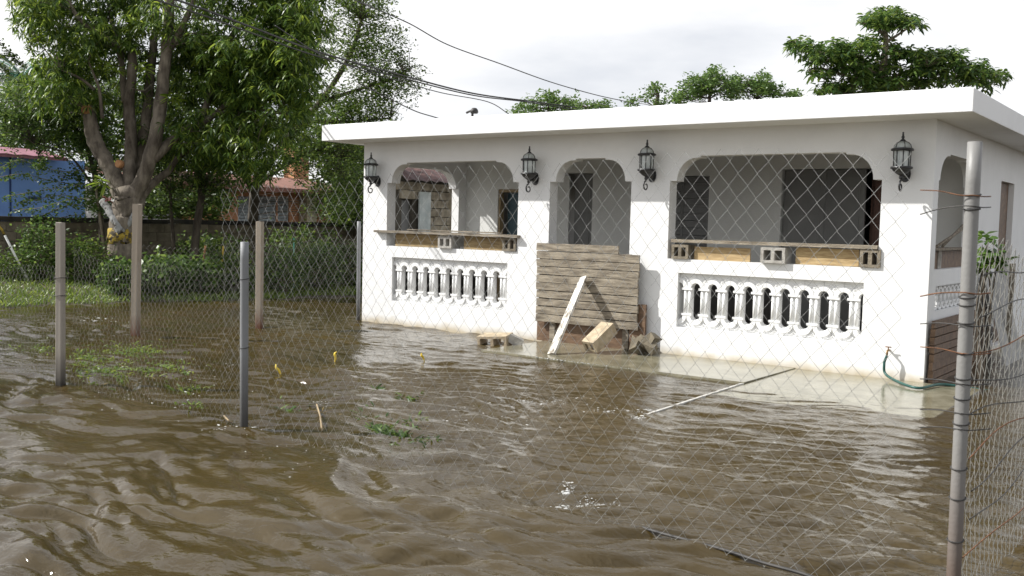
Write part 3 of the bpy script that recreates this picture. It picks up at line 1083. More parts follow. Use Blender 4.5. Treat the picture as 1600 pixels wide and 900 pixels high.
# boards on the side window
o = MB()
o.box((HW - 0.10, 0.26, ZSI), (HW - 0.07, 1.95, ZS + 0.19), jit=0.003)
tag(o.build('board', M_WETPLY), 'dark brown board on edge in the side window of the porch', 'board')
o = MB()
o.box((HW - 0.15, 0.24, ZS + 0.197), (HW + 0.0, 1.98, ZS + 0.225), jit=0.003)
tag(o.build('plank', M_GREYWOOD2), 'weathered plank on top of the board in the side window', 'plank')
cb = cinder('small pale block wedged in the side window', HW - 0.06, 0.60, ZSI, 0.14, 0.19, 0.09, rz=R(90), group=g1)
for k, (a, b_, t) in enumerate(((0.5, 1.9, 0.25), (0.75, 1.95, 0.33))):
    o = MB()
    o.tube([(HW - 0.06, a, ZS + 0.24), (HW - 0.05, b_, ZS + 0.24 + t)], 0.02, 4)
    tag(o.build('lath', M_GREYWOOD2), ('thin lath slanting up from the near end of the side window plank',
                                        'second thin lath slanting inside the side window, further along')[k], 'lath', 'slanting laths in the side window')

# ------------------------------------------------------------------ boarded-up doorway
bar = thing('door_barricade', 'grey weathered barricade of horizontal boards across the porch doorway', 'barricade', (3.25, -0.13, 0))
yb = -0.135
xl, xr = on_y(838, 450, yb)[0], on_y(997, 450, yb)[0]
ztop = on_y(880, 381, yb)[2]
zbot = on_y(900, 508, yb)[2]
npl = 10
ph = (ztop - zbot) / npl
for k in range(npl):
    z1 = ztop - k * ph
    x_r = xr + random.uniform(-0.012, 0.012)
    x_l = xl + random.uniform(-0.010, 0.010)
    if k == 0:
        x_r = on_y(966, 384, yb)[0]
    b = MB()
    b.box((x_l - 3.25, -0.005 + random.uniform(-0.004, 0.004), z1 - ph + 0.0075), (x_r - 3.25, 0.022, z1 - 0.002), jit=0.004)
    b.build('board', M_GREYWOOD, bar)
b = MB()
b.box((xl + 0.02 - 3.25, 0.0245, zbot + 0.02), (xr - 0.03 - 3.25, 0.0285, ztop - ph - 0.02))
b.build('gap_shade_sheet', M_CAP, bar)  # added sheet, its near-black colour stands in for shade between the boards
for xq in (xl + 0.2, xr - 0.22):
    b = MB()
    b.box((xq - 3.25, 0.030, 0.03), (xq + 0.08 - 3.25, 0.07, ztop - 0.1))
    b.build('batten', M_GREYWOOD2, bar)
# brown plywood behind
o = MB()
o.box((xl - 0.03, -0.055, 0.02), (on_y(1008, 500, -0.05)[0], -0.03, 0.52), jit=0.004)
tag(o.build('plywood_sheet', M_WETPLY), 'dark wet brown plywood sheet standing behind the boards of the doorway', 'plywood')
o = MB()
o.box((on_y(985, 500, -0.08)[0], -0.10, 0.02), (on_y(1009, 500, -0.08)[0], -0.06, 0.60), jit=0.004)
tag(o.build('post_offcut', M_WETPLY), 'short brown timber upright at the right edge of the boarded doorway', 'timber')
# prop plank, leaning
def leaning(name, label, cat, p0, p1, w, t, m, up=Vector((0, -1, 0))):
    p0, p1 = Vector(p0), Vector(p1)
    d = (p1 - p0)
    ln = d.length
    z = d.normalized()
    y = (up - z * up.dot(z)).normalized()
    x = y.cross(z)
    M = Matrix.Identity(4)
    for i in range(3):
        M[i][0], M[i][1], M[i][2], M[i][3] = x[i], y[i], z[i], p0[i]
    b = MB()
    b.box((-w / 2, -t / 2, 0), (w / 2, t / 2, ln), jit=0.004)
    o = b.build(name, m)
    o.matrix_world = M
    return tag(o, label, cat)


pb = on_z(862, 553, 0.03)
pt = on_y(912, 433, -0.17)
leaning('prop_plank', 'whitewashed plank propped slantwise against the boarded doorway', 'plank', (pb[0], pb[1], 0.03), pt, 0.10, 0.03, M_WHITEWOOD)
q = on_z(936, 552, 0.03)
cinder('tan cinder block tipped up against the foot of the boarded doorway', q[0] - 0.20, q[1] + 0.02, 0.035, 0.20, 0.15, 0.40,
       m=M_TANBLOCK, rot=(R(33), R(0), R(-12)))
# rubble beside it
rb = thing('rubble_heap', 'dark heap of broken rubble at the right foot of the doorway', 'rubble', (5.0, -0.25, 0.02))
for k in range(9):
    b = MB()
    s = random.uniform(0.05, 0.10)
    b.box((-s, -s * 0.8, -s * 0.6), (s, s * 0.8, s * 0.7), jit=s * 0.35)
    o = b.build('chunk', M_OLDBLOCK if k % 3 else M_BLOCK, rb)
    o.location = (random.uniform(-0.22, 0.22), random.uniform(-0.12, 0.08), 0.05 + random.uniform(0, 0.13))
    o.rotation_euler = (random.random() * 3, random.random() * 3, random.random() * 3)
# block lying in the water by the left wall
q = on_z(750, 538, 0.0)
cinder('tan cinder block lying in the water at the foot of the left porch wall', q[0], q[1] - 0.04, -0.05, 0.40, 0.155, 0.24,
       m=M_TANBLOCK, rot=(R(7), R(-4), R(14)))
b = MB()
b.box((-0.09, -0.03, -0.02), (0.09, 0.03, 0.10), jit=0.02)
o = b.build('broken_block', M_BLOCK)
o.location = (q[0] + 0.43, q[1] + 0.17, 0.05)
o.rotation_euler = (R(20), R(25), R(30))
tag(o, 'broken grey block fragment tilted behind the tan block in the water', 'block fragment')

# dark brown boards along the foot of the right wall
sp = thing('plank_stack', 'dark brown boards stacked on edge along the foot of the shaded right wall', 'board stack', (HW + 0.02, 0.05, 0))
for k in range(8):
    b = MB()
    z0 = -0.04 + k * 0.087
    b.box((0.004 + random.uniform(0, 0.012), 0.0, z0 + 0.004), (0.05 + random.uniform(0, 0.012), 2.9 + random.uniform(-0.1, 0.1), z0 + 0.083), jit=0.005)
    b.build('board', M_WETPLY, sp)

# ------------------------------------------------------------------ tap and hose
tp = on_y(1390, 547, 0)
tap = thing('garden_tap', 'small outdoor tap with bent riser low on the right corner of the white wall', 'tap', (tp[0], -0.01, tp[2]))
b = MB()
b.tube([(0, 0.005, 0), (0, -0.06, 0), (0, -0.075, -0.01), (0, -0.08, -0.05)], 0.011, 8)
b.build('spout', M_BRASS, tap)
b = MB()
b.tube([(0, -0.04, 0.0), (0, -0.04, 0.035)], 0.006, 6)
b.tube([(-0.03, -0.04, 0.037), (0.03, -0.04, 0.037)], 0.006, 6)
b.build('handle', M_RUST, tap)
def pipe_pts(ctrl, n=8):
    """Catmull-Rom through control points"""
    P = [Vector(c) for c in ctrl]
    P = [P[0] * 2 - P[1]] + P + [P[-1] * 2 - P[-2]]
    res = []
    for i in range(1, len(P) - 2):
        for k in range(n):
            t = k / n
            a, b_, c, d = P[i - 1], P[i], P[i + 1], P[i + 2]
            res.append(0.5 * ((2 * b_) + (-a + c) * t + (2 * a - 5 * b_ + 4 * c - d) * t * t + (-a + 3 * b_ - 3 * c + d) * t ** 3))
    res.append(P[-2])
    return res


h1 = on_z(1400, 598, 0.03)
h2 = on_z(1432, 606, 0.03)
h3 = on_z(1476, 601, 0.03)
b = MB()
b.tube(pipe_pts([(tp[0], -0.09, tp[2] - 0.05), (tp[0] - 0.02, -0.10, tp[2] * 0.55), (tp[0] + 0.03, -0.13, 0.06), (h2[0], h2[1], 0.03), (h3[0], h3[1], 0.03),
                 (h3[0] + 0.5, h3[1] + 0.25, -0.03)]), 0.014, 8)
tag(b.build('garden_hose', M_HOSE), 'dark green hose hanging from the tap and trailing into the water', 'hose')

# ------------------------------------------------------------------ roof items
q = at(738, 186, 12.9)
rp = thing('roof_vent', 'dark bent vent pipe with a cowl on the front edge of the roof', 'vent pipe', (q[0], q[1], HS + 0.23))
b = MB()
b.tube([(0, 0, -0.01), (0, 0, 0.05), (0.01, 0, 0.07), (-0.04, 0, 0.08), (-0.10, 0, 0.06)], 0.016, 8)
b.build('pipe', M_DARKWIRE, rp)
b = MB()
b.lathe([(0.001, 0.12), (0.03, 0.115), (0.05, 0.09), (0.055, 0.06), (0.045, 0.045), (0.001, 0.045)], 12, (0.03, 0, 0))
b.build('cowl', M_DARKWIRE, rp)
q = at(1288, 140, 14.5)
b = MB()
b.box((-0.025, -0.025, -0.0), (0.025, 0.025, 0.14), jit=0.006)
o = b.build('roof_stub', M_OLDBLOCK)
o.location = (q[0], q[1], HS + 0.23)
tag(o, 'short brown stub standing on the roof in front of the broad-leaved tree', 'stub')

# ------------------------------------------------------------------ fences
def chain(mb, p0, p1, z0, ztop_f, cw, ch, rad, sides=4, bulge=0.0, phase=0.0, shear=0.0, tangle=None):
    """interlocking zigzag wires between p0 and p1 (xy), heights z0 .. ztop_f(t)"""
    p0, p1 = np.array(p0, float), np.array(p1, float)
    ln = np.linalg.norm(p1 - p0)
    d = (p1 - p0) / ln
    nrm = np.array([-d[1], d[0]])
    cw = cw / 2
    n = int(ln / cw)
    for k in range(n):
        s0 = (k + 0.5) * cw
        zt = ztop_f((k + 0.5) / n)
        m = max(2, int((zt - z0) / (ch / 2)))
        pts = []
        for j in range(m + 1):
            z = zt - j * ch / 2
            side = 0.5 if (j + k) % 2 == 0 else -0.5
            s = s0 + side * cw * 1.05 + shear * (z - z0)
            dep = 0.004 * (1 if (j % 2) else -1)
            wob = 0.016 * math.sin(s * 1.7 + z * 2.1) + bulge * math.sin(s * 0.9 + 1.0) * math.sin(z * 1.6)
            zz = z + 0.010 * math.sin(s * 3.1 + 1.3)
            if tangle:
                s2, wob2, zz2 = tangle(s, z)
                s, wob, zz = s + s2, wob + wob2, zz + zz2
            xy = p0 + d * s + nrm * (dep + wob)
            pts.append((xy[0], xy[1], zz))
        mb.tube(pts, rad, sides, smooth=True, caps=False)


# front fence
PX, PY = 9.86, -6.40
BX, BY = 4.94, -6.04
f1 = thing('chain_link_fence', 'tall chain link fence in front of the house, strung to the round pole', 'fence', (BX, BY, 0))
b = MB()
xm = on_y(1440, 300, -6.36)[0]
chain(b, (BX - 0.36, BY + 0.05), (xm, -6.36), -0.05, lambda t: 1.73 + 0.16 * min(1, t * 1.6) + 0.012 * math.sin(t * 17), 0.096, 0.112, 0.00115, bulge=0.02)
fm = b.build('wire_mesh', M_WIRE, None, kind='stuff')
fm.parent = f1
fm.matrix_parent_inverse = Matrix.Translation((-BX, -BY, 0))
b = MB()
b.tube(pipe_pts([(c_[0], c_[1], c_[2] + 0.022) for c_ in [tuple(on_y(1000, 830, -6.22)), tuple(on_y(1040, 842, -6.24)), tuple(on_y(1130, 866, -6.27)), tuple(on_y(1190, 886, -6.3)), tuple(on_y(1260, 906, -6.32)),
                 tuple(on_y(1330, 935, -6.35))]], 6), 0.008, 6)
w = b.build('bottom_wire', M_DARKWIRE, None)
w.parent = f1
w.matrix_parent_inverse = Matrix.Translation((-BX, -BY, 0))
# tie wires from the end of the mesh to the pole
for (ya, yb_, mt, r_) in ((297, 305, M_RUST, 0.0024), (335, 322, M_DARKWIRE, 0.0024), (463, 457, M_RUST, 0.0028), (506, 508, M_DARKWIRE, 0.0024), (542, 552, M_RUST, 0.0024),
                         (592, 600, M_DARKWIRE, 0.0024), (640, 646, M_DARKWIRE, 0.0024), (668, 671, M_DARKWIRE, 0.0022)):
    a = on_y(1438, ya, -6.365)
    c = on_y(1500, yb_, -6.43)
    e = on_y(1530, yb_ + 1, -6.36)
    b = MB()
    b.tube(pipe_pts([tuple(a), tuple((a + c) / 2 + np.array([0, 0, 0.006])), tuple(c), (PX, PY - 0.030, c[2]), (PX + 0.030, PY, c[2] - 0.004), tuple(e + np.array([0.03, 0.06, 0]))], 5), r_, 6)
    w = b.build('tie_wire', mt, None)
    w.parent = f1
    w.matrix_parent_inverse = Matrix.Translation((-BX, -BY, 0))


def post_round(name, label, x, y, z1, r, m, tilt=(0, 0), rusty=0.0, group=None, bands=(), wet=0.0):
    t = thing(name, label, 'fence post', (x, y, 0), 0, group)
    t.rotation_euler = (tilt[0], tilt[1], 0)
    b = MB()
    n = 14
    b.tube([(0, 0, -0.35 + (z1 + 0.35) * i / n) for i in range(n + 1)], [r * (1 + random.uniform(-0.015, 0.015)) for _ in range(n + 1)], 16)
    b.build('pipe', m, t)
    if rusty:
        b = MB()
        b.tube([(0, 0, -0.34), (0, 0, 0.0), (0, 0, rusty)], [r * 1.06, r * 1.06, r * 1.015], 16, caps=False)
        b.build('rusty_foot', M_RUST, t)
    if wet:
        b = MB()
        b.tube([(0, 0, -0.34), (0, 0, 0.1), (0, 0, wet)], [r * 1.05, r * 1.05, r * 1.02], 16, caps=False)
        b.build('wet_foot', M_CAP, t)
    if bands:
        for zz in bands:
            b = MB()
            p = [((r + 0.003) * math.cos(a), (r + 0.003) * math.sin(a), zz + 0.004 * math.sin(a)) for a in [2 * math.pi * k / 16 for k in range(17)]]
            b.tube(p, 0.003, 5)
            b.build('wire_band', M_DARKWIRE, t)
    return t


post_round('fence_post', 'tall round galvanised pole in the right foreground wound with tie wires', PX, PY, 1.905, 0.0275, M_GALV, (0, R(-0.3)), 0.0,
           bands=(1.70, 1.645, 1.30, 1.27, 1.20, 1.08, 0.98, 0.9, 0.8, 0.62, 0.5, 0.33))
post_round('fence_post', 'round post at the right edge with a rusty foot, behind the foreground pole', 9.92, -5.0, 1.55, 0.028, M_GALV, (0, 0), 0.0, bands=(1.3, 0.9, 0.5))
f2 = thing('chain_link_fence', 'side run of loose chain link running back from the foreground pole', 'fence', (PX, PY, 0))
b = MB()
chain(b, (PX + 0.02, PY + 0.05), (9.93, -4.4), -0.05, lambda t: 1.48 + 0.05 * math.sin(t * 9), 0.085, 0.10, 0.0015, bulge=0.05, shear=0.06)
fm = b.build('wire_mesh', M_WIRE2, None, kind='stuff')
fm.parent = f2
fm.matrix_parent_inverse = Matrix.Translation((-PX, -PY, 0))
for k in range(9):
    zz = 0.25 + k * 0.14
    b = MB()
    b.tube([(PX + 0.02 + 0.02 * math.sin(s * 3 + k) + 0.05 * s, PY + 0.04 + s, zz + 0.02 * math.sin(4 * s + k * 1.7) + 0.03 * s * math.sin(k)) for s in np.linspace(0, 1.9, 14)], 0.0028, 5)
    w = b.build('line_wire', M_DARKWIRE if k % 3 else M_RUST, None)
    w.parent = f2
    w.matrix_parent_inverse = Matrix.Translation((-PX, -PY, 0))

# left fence: older, lower and sagging
post_round('fence_post', 'dark grey pipe post in mid water where the two front fences meet', BX, BY, 1.365, 0.030, M_POSTB, (R(0.5), R(0.4)), 0.0, bands=(1.1, 0.6))


def post_square(label, x, y, z1, s, m, tilt, foot=None, bands=(), group=None, wet=0.0):
    t = thing('fence_post', label, 'fence post', (x, y, 0), R(25), group)
    t.rotation_euler = (tilt[0], tilt[1], R(25))
    b = MB()
    b.box((-s / 2, -s / 2, -0.4), (s / 2, s / 2, z1), jit=0.004, bev=0.008)
    b.build('shaft', m, t)
    if wet:
        b = MB()
        b.box((-s / 2 - 0.003, -s / 2 - 0.003, -0.38), (s / 2 + 0.003, s / 2 + 0.003, wet), jit=0.003)
        b.build('wet_foot', M_CAP, t)
    if foot:
        b = MB()
        b.box((-s / 2 - 0.004, -s / 2 - 0.004, -0.35), (s / 2 + 0.004, s / 2 + 0.004, 0.0 + foot), jit=0.004)
        b.build('stained_foot', M_RUST, t)
    for zz in bands:
        b = MB()
        h = s / 2 + 0.004
        b.tube([(-h, -h, zz), (h, -h, zz + 0.004), (h, h, zz), (-h, h, zz - 0.004), (-h, -h, zz)], 0.003, 5)
        b.build('wire_band', M_DARKWIRE, t)
    return t


post_square('upright grey square post with two wire bands, nearest the left edge', 2.234, -5.955, 1.455, 0.066, M_POSTA, (R(0), R(0.3)), bands=(0.96, 0.80))
post_square('tall square post leaning to the right in front of the mango trunk', -0.512, -3.49, 1.675, 0.088, M_POSTC, (R(2.2), R(2.6)))
post_square('square post standing in the water beyond the dark pipe post', -0.277, -1.72, 1.485, 0.085, M_POSTC, (R(0.4), R(0.2)))
post_round('fence_post', 'thin galvanised pipe post close to the left corner of the house', -0.18, 0.10, 1.52, 0.030, M_POSTB, (R(-1.5), R(-2.0)))

f3 = thing('chain_link_fence', 'low sagging rusty chain link fence across the flooded yard at the left', 'fence', (2.234, -5.955, 0))
b = MB()


def tang(s, z):
    return (0.03 * math.sin(z * 3 + s * 1.1), 0.03 * math.sin(s * 2.3) * z, -0.05 * math.sin(s * 2.1) ** 2 * z)


chain(b, (2.26, -5.93), (BX - 0.02, BY), -0.05, lambda t: 1.24 - 0.20 * math.sin(math.pi * min(1, t * 1.0)) * 0.35, 0.066, 0.076, 0.0012, shear=0.12, tangle=tang)
chain(b, (-1.4, -5.75), (2.22, -5.955), -0.05, lambda t: 0.85 + 0.27 * t, 0.066, 0.076, 0.0012, shear=0.10, tangle=tang)
fm = b.build('wire_mesh', M_WIRE2, None, kind='stuff')
fm.parent = f3
fm.matrix_parent_inverse = Matrix.Translation((-2.234, 5.955, 0))

# side property fence, light mesh between the leaning posts
f4 = thing('chain_link_fence', 'bent chain link running back between the rear posts beside the house', 'fence', (-0.5, -3.49, 0))
b = MB()
chain(b, (-0.50, -3.45), (-0.20, 0.05), -0.05, lambda t: 1.15 + 0.15 * t, 0.075, 0.085, 0.0013, shear=0.05, tangle=tang)
fm = b.build('wire_mesh', M_WIRE2, None, kind='stuff')
fm.parent = f4
fm.matrix_parent_inverse = Matrix.Translation((0.5, 3.49, 0))

# ------------------------------------------------------------------ foliage tools
def unit(v):
    return v / np.maximum(np.linalg.norm(v, axis=-1, keepdims=True), 1e-9)


def leaves(P, D, Ln, Wd, droop=0.5, roll=None):
    """P base points, D directions, lengths, widths; 6-vertex lance leaves that bend down"""
    n = len(P)
    D = unit(D)
    up = np.tile(np.array([0, 0, 1.0]), (n, 1)) + rng.normal(0, 0.35, (n, 3))
    S = unit(np.cross(D, up))
    Ln = np.broadcast_to(Ln, n)[:, None]
    Wd = np.broadcast_to(Wd, n)[:, None]
    dn = np.array([0, 0, -1.0])
    c1 = P + D * Ln * 0.35 + dn * Ln * droop * 0.08
    c2 = P + D * Ln * 0.70 + dn * Ln * droop * 0.28
    tp_ = P + D * Ln * 0.97 + dn * Ln * droop * 0.55
    V = np.stack([P, c1 - S * Wd * 0.46, c1 + S * Wd * 0.46, c2 - S * Wd * 0.40, c2 + S * Wd * 0.40, tp_], 1).reshape(-1, 3)
    i = np.arange(n)[:, None] * 6
    T = np.concatenate([i + [0, 2, 1], i + [1, 2, 4], i + [1, 4, 3], i + [3, 4, 5]], 1).reshape(-1, 3)
    return V, T


def small_leaves(P, size, flat=0.4, aspect=0.5):
    n = len(P)
    D = rng.normal(0, 1, (n, 3))
    D[:, 2] *= flat
    D = unit(D)
    U = rng.normal(0, 0.55, (n, 3)) + np.array([0, 0, 1.0])
    S = unit(np.cross(D, U))
    s = (size * rng.uniform(0.65, 1.35, n))[:, None]
    V = np.stack([P, P + D * s * 0.5 + S * s * aspect * 0.5, P + D * s, P + D * s * 0.5 - S * s * aspect * 0.5], 1).reshape(-1, 3)
    i = np.arange(n)[:, None] * 4
    return V, np.concatenate([i + [0, 1, 2], i + [0, 2, 3]], 1).reshape(-1, 3)


def whorls(C, nper, Ln, Wd, droop=0.7, elev=(-0.5, 0.7)):
    C = np.repeat(C, nper, axis=0)
    n = len(C)
    a = rng.uniform(0, 2 * math.pi, n)
    e = rng.uniform(elev[0], elev[1], n)
    D = np.stack([np.cos(a), np.sin(a), e], -1)
    P = C + unit(D) * 0.02 + rng.normal(0, 0.012, (n, 3))
    return leaves(P, D, Ln * rng.uniform(0.7, 1.25, n), Wd * rng.uniform(0.8, 1.2, n), droop)


def merge(parts):
    Vs, Ts, o = [], [], 0
    for V_, T_ in parts:
        Vs.append(V_)
        Ts.append(T_ + o)
        o += len(V_)
    return np.concatenate(Vs), np.concatenate(Ts)


def blob_points(blobs, n, D0, dd, shell=0.0):
    """points in ellipsoids given by photo ellipses (cx, cy, rx, ry, weight, depth shift) at distance D0"""
    w = np.array([b_[4] for b_ in blobs], float)
    k = rng.choice(len(blobs), n, p=w / w.sum())
    u = unit(rng.normal(0, 1, (n, 3)))
    r = (shell + (1 - shell) * rng.random(n)) ** (1 / 2.2)
    u = u * r[:, None]
    B = np.array(blobs, float)[k]
    px = B[:, 0] + B[:, 2] * u[:, 0]
    py = B[:, 1] + B[:, 3] * u[:, 1]
    d = D0 + B[:, 5] + dd * u[:, 2]
    ds = ((px - 800) / FPX)[:, None] * CR - ((py - 450) / FPX)[:, None] * CU + CF
    return CAM + d[:, None] * ds


def limb(mb, ctrl, r0, r1, D0, sides=10, wob=0.07, n=6):
    """ctrl: (px,py,depth shift)"""
    pts = pipe_pts([tuple(at(a, b_, D0 + (c if c is not None else 0))) for a, b_, c in ctrl], n)
    m = len(pts)
    pts = [p + Vector((random.uniform(-1, 1), random.uniform(-1, 1), 0)) * min(r1, 0.12) * 0.12 for p in pts]
    mb.tube(pts, [r0 + (r1 - r0) * i / (m - 1) for i in range(m)], sides, wob=wob)
    return pts


def twigs(mb, targets, anchors, r=0.008, sag=0.1, sides=4, frac=1.0):
    A = np.array([tuple(a) for a in anchors])
    for t in targets:
        if random.random() > frac:
            continue
        d = np.linalg.norm(A - t, axis=1) + 0.6 * np.maximum(0, A[:, 2] - t[2])
        a = A[np.argmin(d)]
        mid = (a + t) / 2 + np.array([random.uniform(-1, 1), random.uniform(-1, 1), random.uniform(0.2, 1.2)]) * 0.10 * np.linalg.norm(t - a)
        mb.tube(pipe_pts([tuple(a), tuple(mid), tuple(t)], 4), [r * 2.2 - r * 1.6 * i / 8 for i in range(9)], sides, caps=False)


# ------------------------------------------------------------------ mango tree
DM = 19.3
base = on_z(198, 440, 0.0)
mango = thing('mango_tree', 'big pruned mango tree with several upright limbs and lime washed trunk', 'tree')
b = MB()
anch = []
gzz = 0.1
anch += limb(b, [(190, 455, 0), (191, 420, 0), (193, 375, 0), (197, 340, 0), (201, 318, 0), (203, 302, 0)], 0.30, 0.285, DM, 18, 0.05)
anch += limb(b, [(200, 345, 0), (193, 312, -0.02), (180, 280, 0.05), (160, 243, 0.1), (146, 212, 0.1), (141, 186, 0.05), (136, 170, 0.0)], 0.18, 0.125, DM, 12, 0.10)
anch += limb(b, [(199, 340, 0), (201, 305, 0.05), (203, 260, 0.2), (205, 215, 0.25), (201, 165, 0.2), (206, 120, 0.2), (207, 80, 0.2)], 0.145, 0.085, DM, 12, 0.10)
anch += limb(b, [(201, 340, 0.1), (206, 305, 0.2), (216, 250, 0.5), (228, 190, 0.6), (233, 130, 0.7), (240, 70, 0.8), (244, 20, 0.9), (240, -60, 1)], 0.14, 0.06, DM, 12, 0.10)
anch += limb(b, [(202, 345, 0), (211, 305, -0.05), (226, 272, -0.1), (243, 215, -0.2), (252, 150, -0.2), (258, 95, -0.2), (263, 40, -0.2), (266, -20, -0.2), (270, -90, 0)], 0.165, 0.075, DM, 12, 0.10)
anch += limb(b, [(238, 248, -0.15), (262, 226, 0.0), (286, 205, 0.2), (320, 190, 0.3), (370, 150, 0.3), (420, 110, 0.2)], 0.12, 0.03, DM, 10)
anch += limb(b, [(204, 345, 0.1), (216, 315, 0.15), (235, 290, 0.4), (262, 268, 0.6), (275, 250, 0.7), (300, 232, 0.8)], 0.12, 0.04, DM, 10)
anch += limb(b, [(261, 80, -0.2), (278, 55, -0.2), (290, 30, -0.2), (310, -20, 0)], 0.09, 0.05, DM, 8)
anch += limb(b, [(190, 90, 0.4), (180, 70, 0.3), (160, 55, 0.2), (135, 40, 0.1), (118, 22, 0.0), (105, -5, 0)], 0.075, 0.03, DM, 8)
anch += limb(b, [(195, 160, 0.3), (190, 95, 0.4), (182, 60, 0.4), (172, 30, 0.4)], 0.07, 0.03, DM, 8)
anch += limb(b, [(148, 140, -0.1), (128, 124, -0.2), (108, 114, -0.2), (96, 110, -0.2)], 0.035, 0.012, DM, 6)
anch += limb(b, [(160, 185, -0.1), (155, 140, -0.2), (148, 120, -0.2), (138, 95, -0.2)], 0.04, 0.015, DM, 6)
anch += limb(b, [(240, 130, 0.5), (225, 142, 0.0), (205, 138, -0.2)], 0.03, 0.012, DM, 6)
anch += limb(b, [(310, 200, 0.3), (360, 60, 0.9), (400, 20, 1.0), (430, -30, 1.0)], 0.07, 0.03, DM, 8)
anch += limb(b, [(330, 180, 0.3), (400, 170, 0), (450, 180, 0)], 0.05, 0.02, DM, 8)
trunk = b.build('trunk', M_BARK, mango)
for ctrl, r0_, r1_ in (([(190, 366, -0.25), (184, 352, -0.25), (176, 338, -0.2), (167, 324, -0.12), (160, 314, -0.05)], 0.085, 0.07),
                       ([(194, 364, -0.19), (201, 350, -0.20), (208, 338, -0.20), (213, 326, -0.20)], 0.06, 0.05)):
    b = MB()
    limb(b, ctrl, r0_, r1_, DM, 10, 0.05)
    b.build('lime_washed_fork', M_LIME, mango)
b = MB()
limb(b, [(192.5, 374, 0), (193, 370, 0), (193.5, 366, 0)], 0.308, 0.307, DM, 20, 0.015)
b.build('yellow_band', M_YPAINT, mango)
for (px, py, rr, dz) in ((186, 256, 0.085, -0.22), (134, 171, 0.10, -0.05)):
    b = MB()
    c = at(px, py, DM + dz)
    b.tube([tuple(c + np.array([0.03, 0.03, -0.01])), tuple(c - np.array([-0.05, 0.06, 0.0]))], [rr, rr * 0.9], 10)
    b.build('cut_stub', M_CUT, mango)

blobs = [(120, 55, 75, 70, 1.0, 0.4), (70, 15, 50, 45, .5, 0.2), (245, 30, 130, 60, 1.1, 0.6), (400, 70, 105, 95, 2.4, 0.2), (330, 110, 80, 75, 1.5, 0.8),
         (85, 130, 45, 40, .5, 0.3), (120, 165, 55, 45, .5, 0.8), (425, 165, 65, 75, 1.0, 0.0), (455, 95, 45, 85, .9, 0.1), (350, 200, 80, 50, .8, 0.5),
         (300, 215, 55, 45, .45, 0.8), (380, 245, 50, 30, .35, 0.2), (200, 130, 60, 100, .55, 1.5), (240, 190, 45, 60, .3, 1.6),
         (250, -110, 230, 80, 1.6, 0.5), (420, -70, 120, 70, .9, 0.3), (60, -60, 80, 50, .5, 0.4), (450, 5, 50, 50, .7, 0.1)]
cl = blob_points(blobs, 720, DM + 0.2, 1.5, 0.25)
cen = np.repeat(cl, 11, axis=0) + rng.normal(0, 0.17, (720 * 11, 3)) * np.array([1, 1, 0.8])
V1, T1 = whorls(cen, 9, 0.165, 0.034, 0.95, (-0.8, 0.55))
np_mesh('foliage', V1, T1, L_MANGO, mango, kind='stuff')
b = MB()
twigs(b, cl[:330], anch, 0.006, frac=0.9)
b.build('branches', M_BARK, mango)
yc = np.array([at(px, py, DM - 0.35) for px, py in ((165, 98), (172, 106), (178, 112), (205, 32), (212, 38), (203, 42), (240, 57), (222, 108), (228, 116), (155, 285), (268, 150), (276, 156),
                                                    (60, 60), (68, 100), (75, 110), (90, 22))])
V2, T2 = whorls(np.repeat(yc, 2, axis=0) + rng.normal(0, 0.05, (32, 3)), 8, 0.22, 0.046, 0.6, (-0.3, 0.8))
np_mesh('young_leaves', V2, T2, L_YOUNG, mango, kind='stuff')

# epiphyte on the trunk
ep = thing('bromeliad', 'red leaved bromeliad with a lime green spray on the mango trunk', 'plant')
c = at(167, 312, DM - 0.30)
V2, T2 = whorls(np.tile(c, (2, 1)) + rng.normal(0, 0.03, (2, 3)), 9, 0.13, 0.022, 0.4, (-0.6, 1.0))
np_mesh('red_leaves', V2, T2, L_RED, ep)
c = at(166, 284, DM - 0.30)
P_ = np.tile(c, (9, 1))
Dv = np.array([-CR * random.uniform(0.2, 1.0) + np.array([0, 0, random.uniform(-1.0, 1.0)]) for _ in range(9)])
V2, T2 = leaves(P_, Dv, 0.30, 0.05, 0.2)
np_mesh('green_leaves', V2, T2, L_YOUNG, ep)

# ------------------------------------------------------------------ fine leaved trees
def spray_tree(name, label, cat, blobs, n, D0, dd, leaf, m_leaf, limbs, per=1, spread=0.14, aspect=0.5, trunk_m=M_BARKD, twig_r=0.004, ntw=0.5, shell=0.2, group=None):
    t = thing(name, label, cat, group=group)
    b = MB()
    anch = []
    for ctrl, r0, r1 in limbs:
        anch += limb(b, ctrl, r0, r1, D0, 8)
    b.build('trunk', trunk_m, t)
    pts = blob_points(blobs, n, D0, dd, shell)
    if ntw > 0:
        b = MB()
        twigs(b, pts[:int(n * ntw)], anch, twig_r)
        b.build('branches', trunk_m, t)
    # leaves strung along short curved sprays
    C = np.repeat(pts, per, axis=0)
    tpar = rng.random(len(C))[:, None]
    dirs = rng.normal(0, 1, (n, 3))
    dirs[:, 2] = rng.normal(-0.15, 0.35, n)
    dirs = np.repeat(unit(dirs), per, axis=0)
    P = C + dirs * (tpar - 0.5) * spread * 4.5 + np.array([0, 0, -1]) * (tpar - 0.3) ** 2 * spread * 1.6 + rng.normal(0, spread * 0.28, (len(C), 3))
    V_, T_ = small_leaves(P, leaf, 0.5, aspect)
    np_mesh('foliage', V_, T_, m_leaf, t, kind='stuff')
    return t


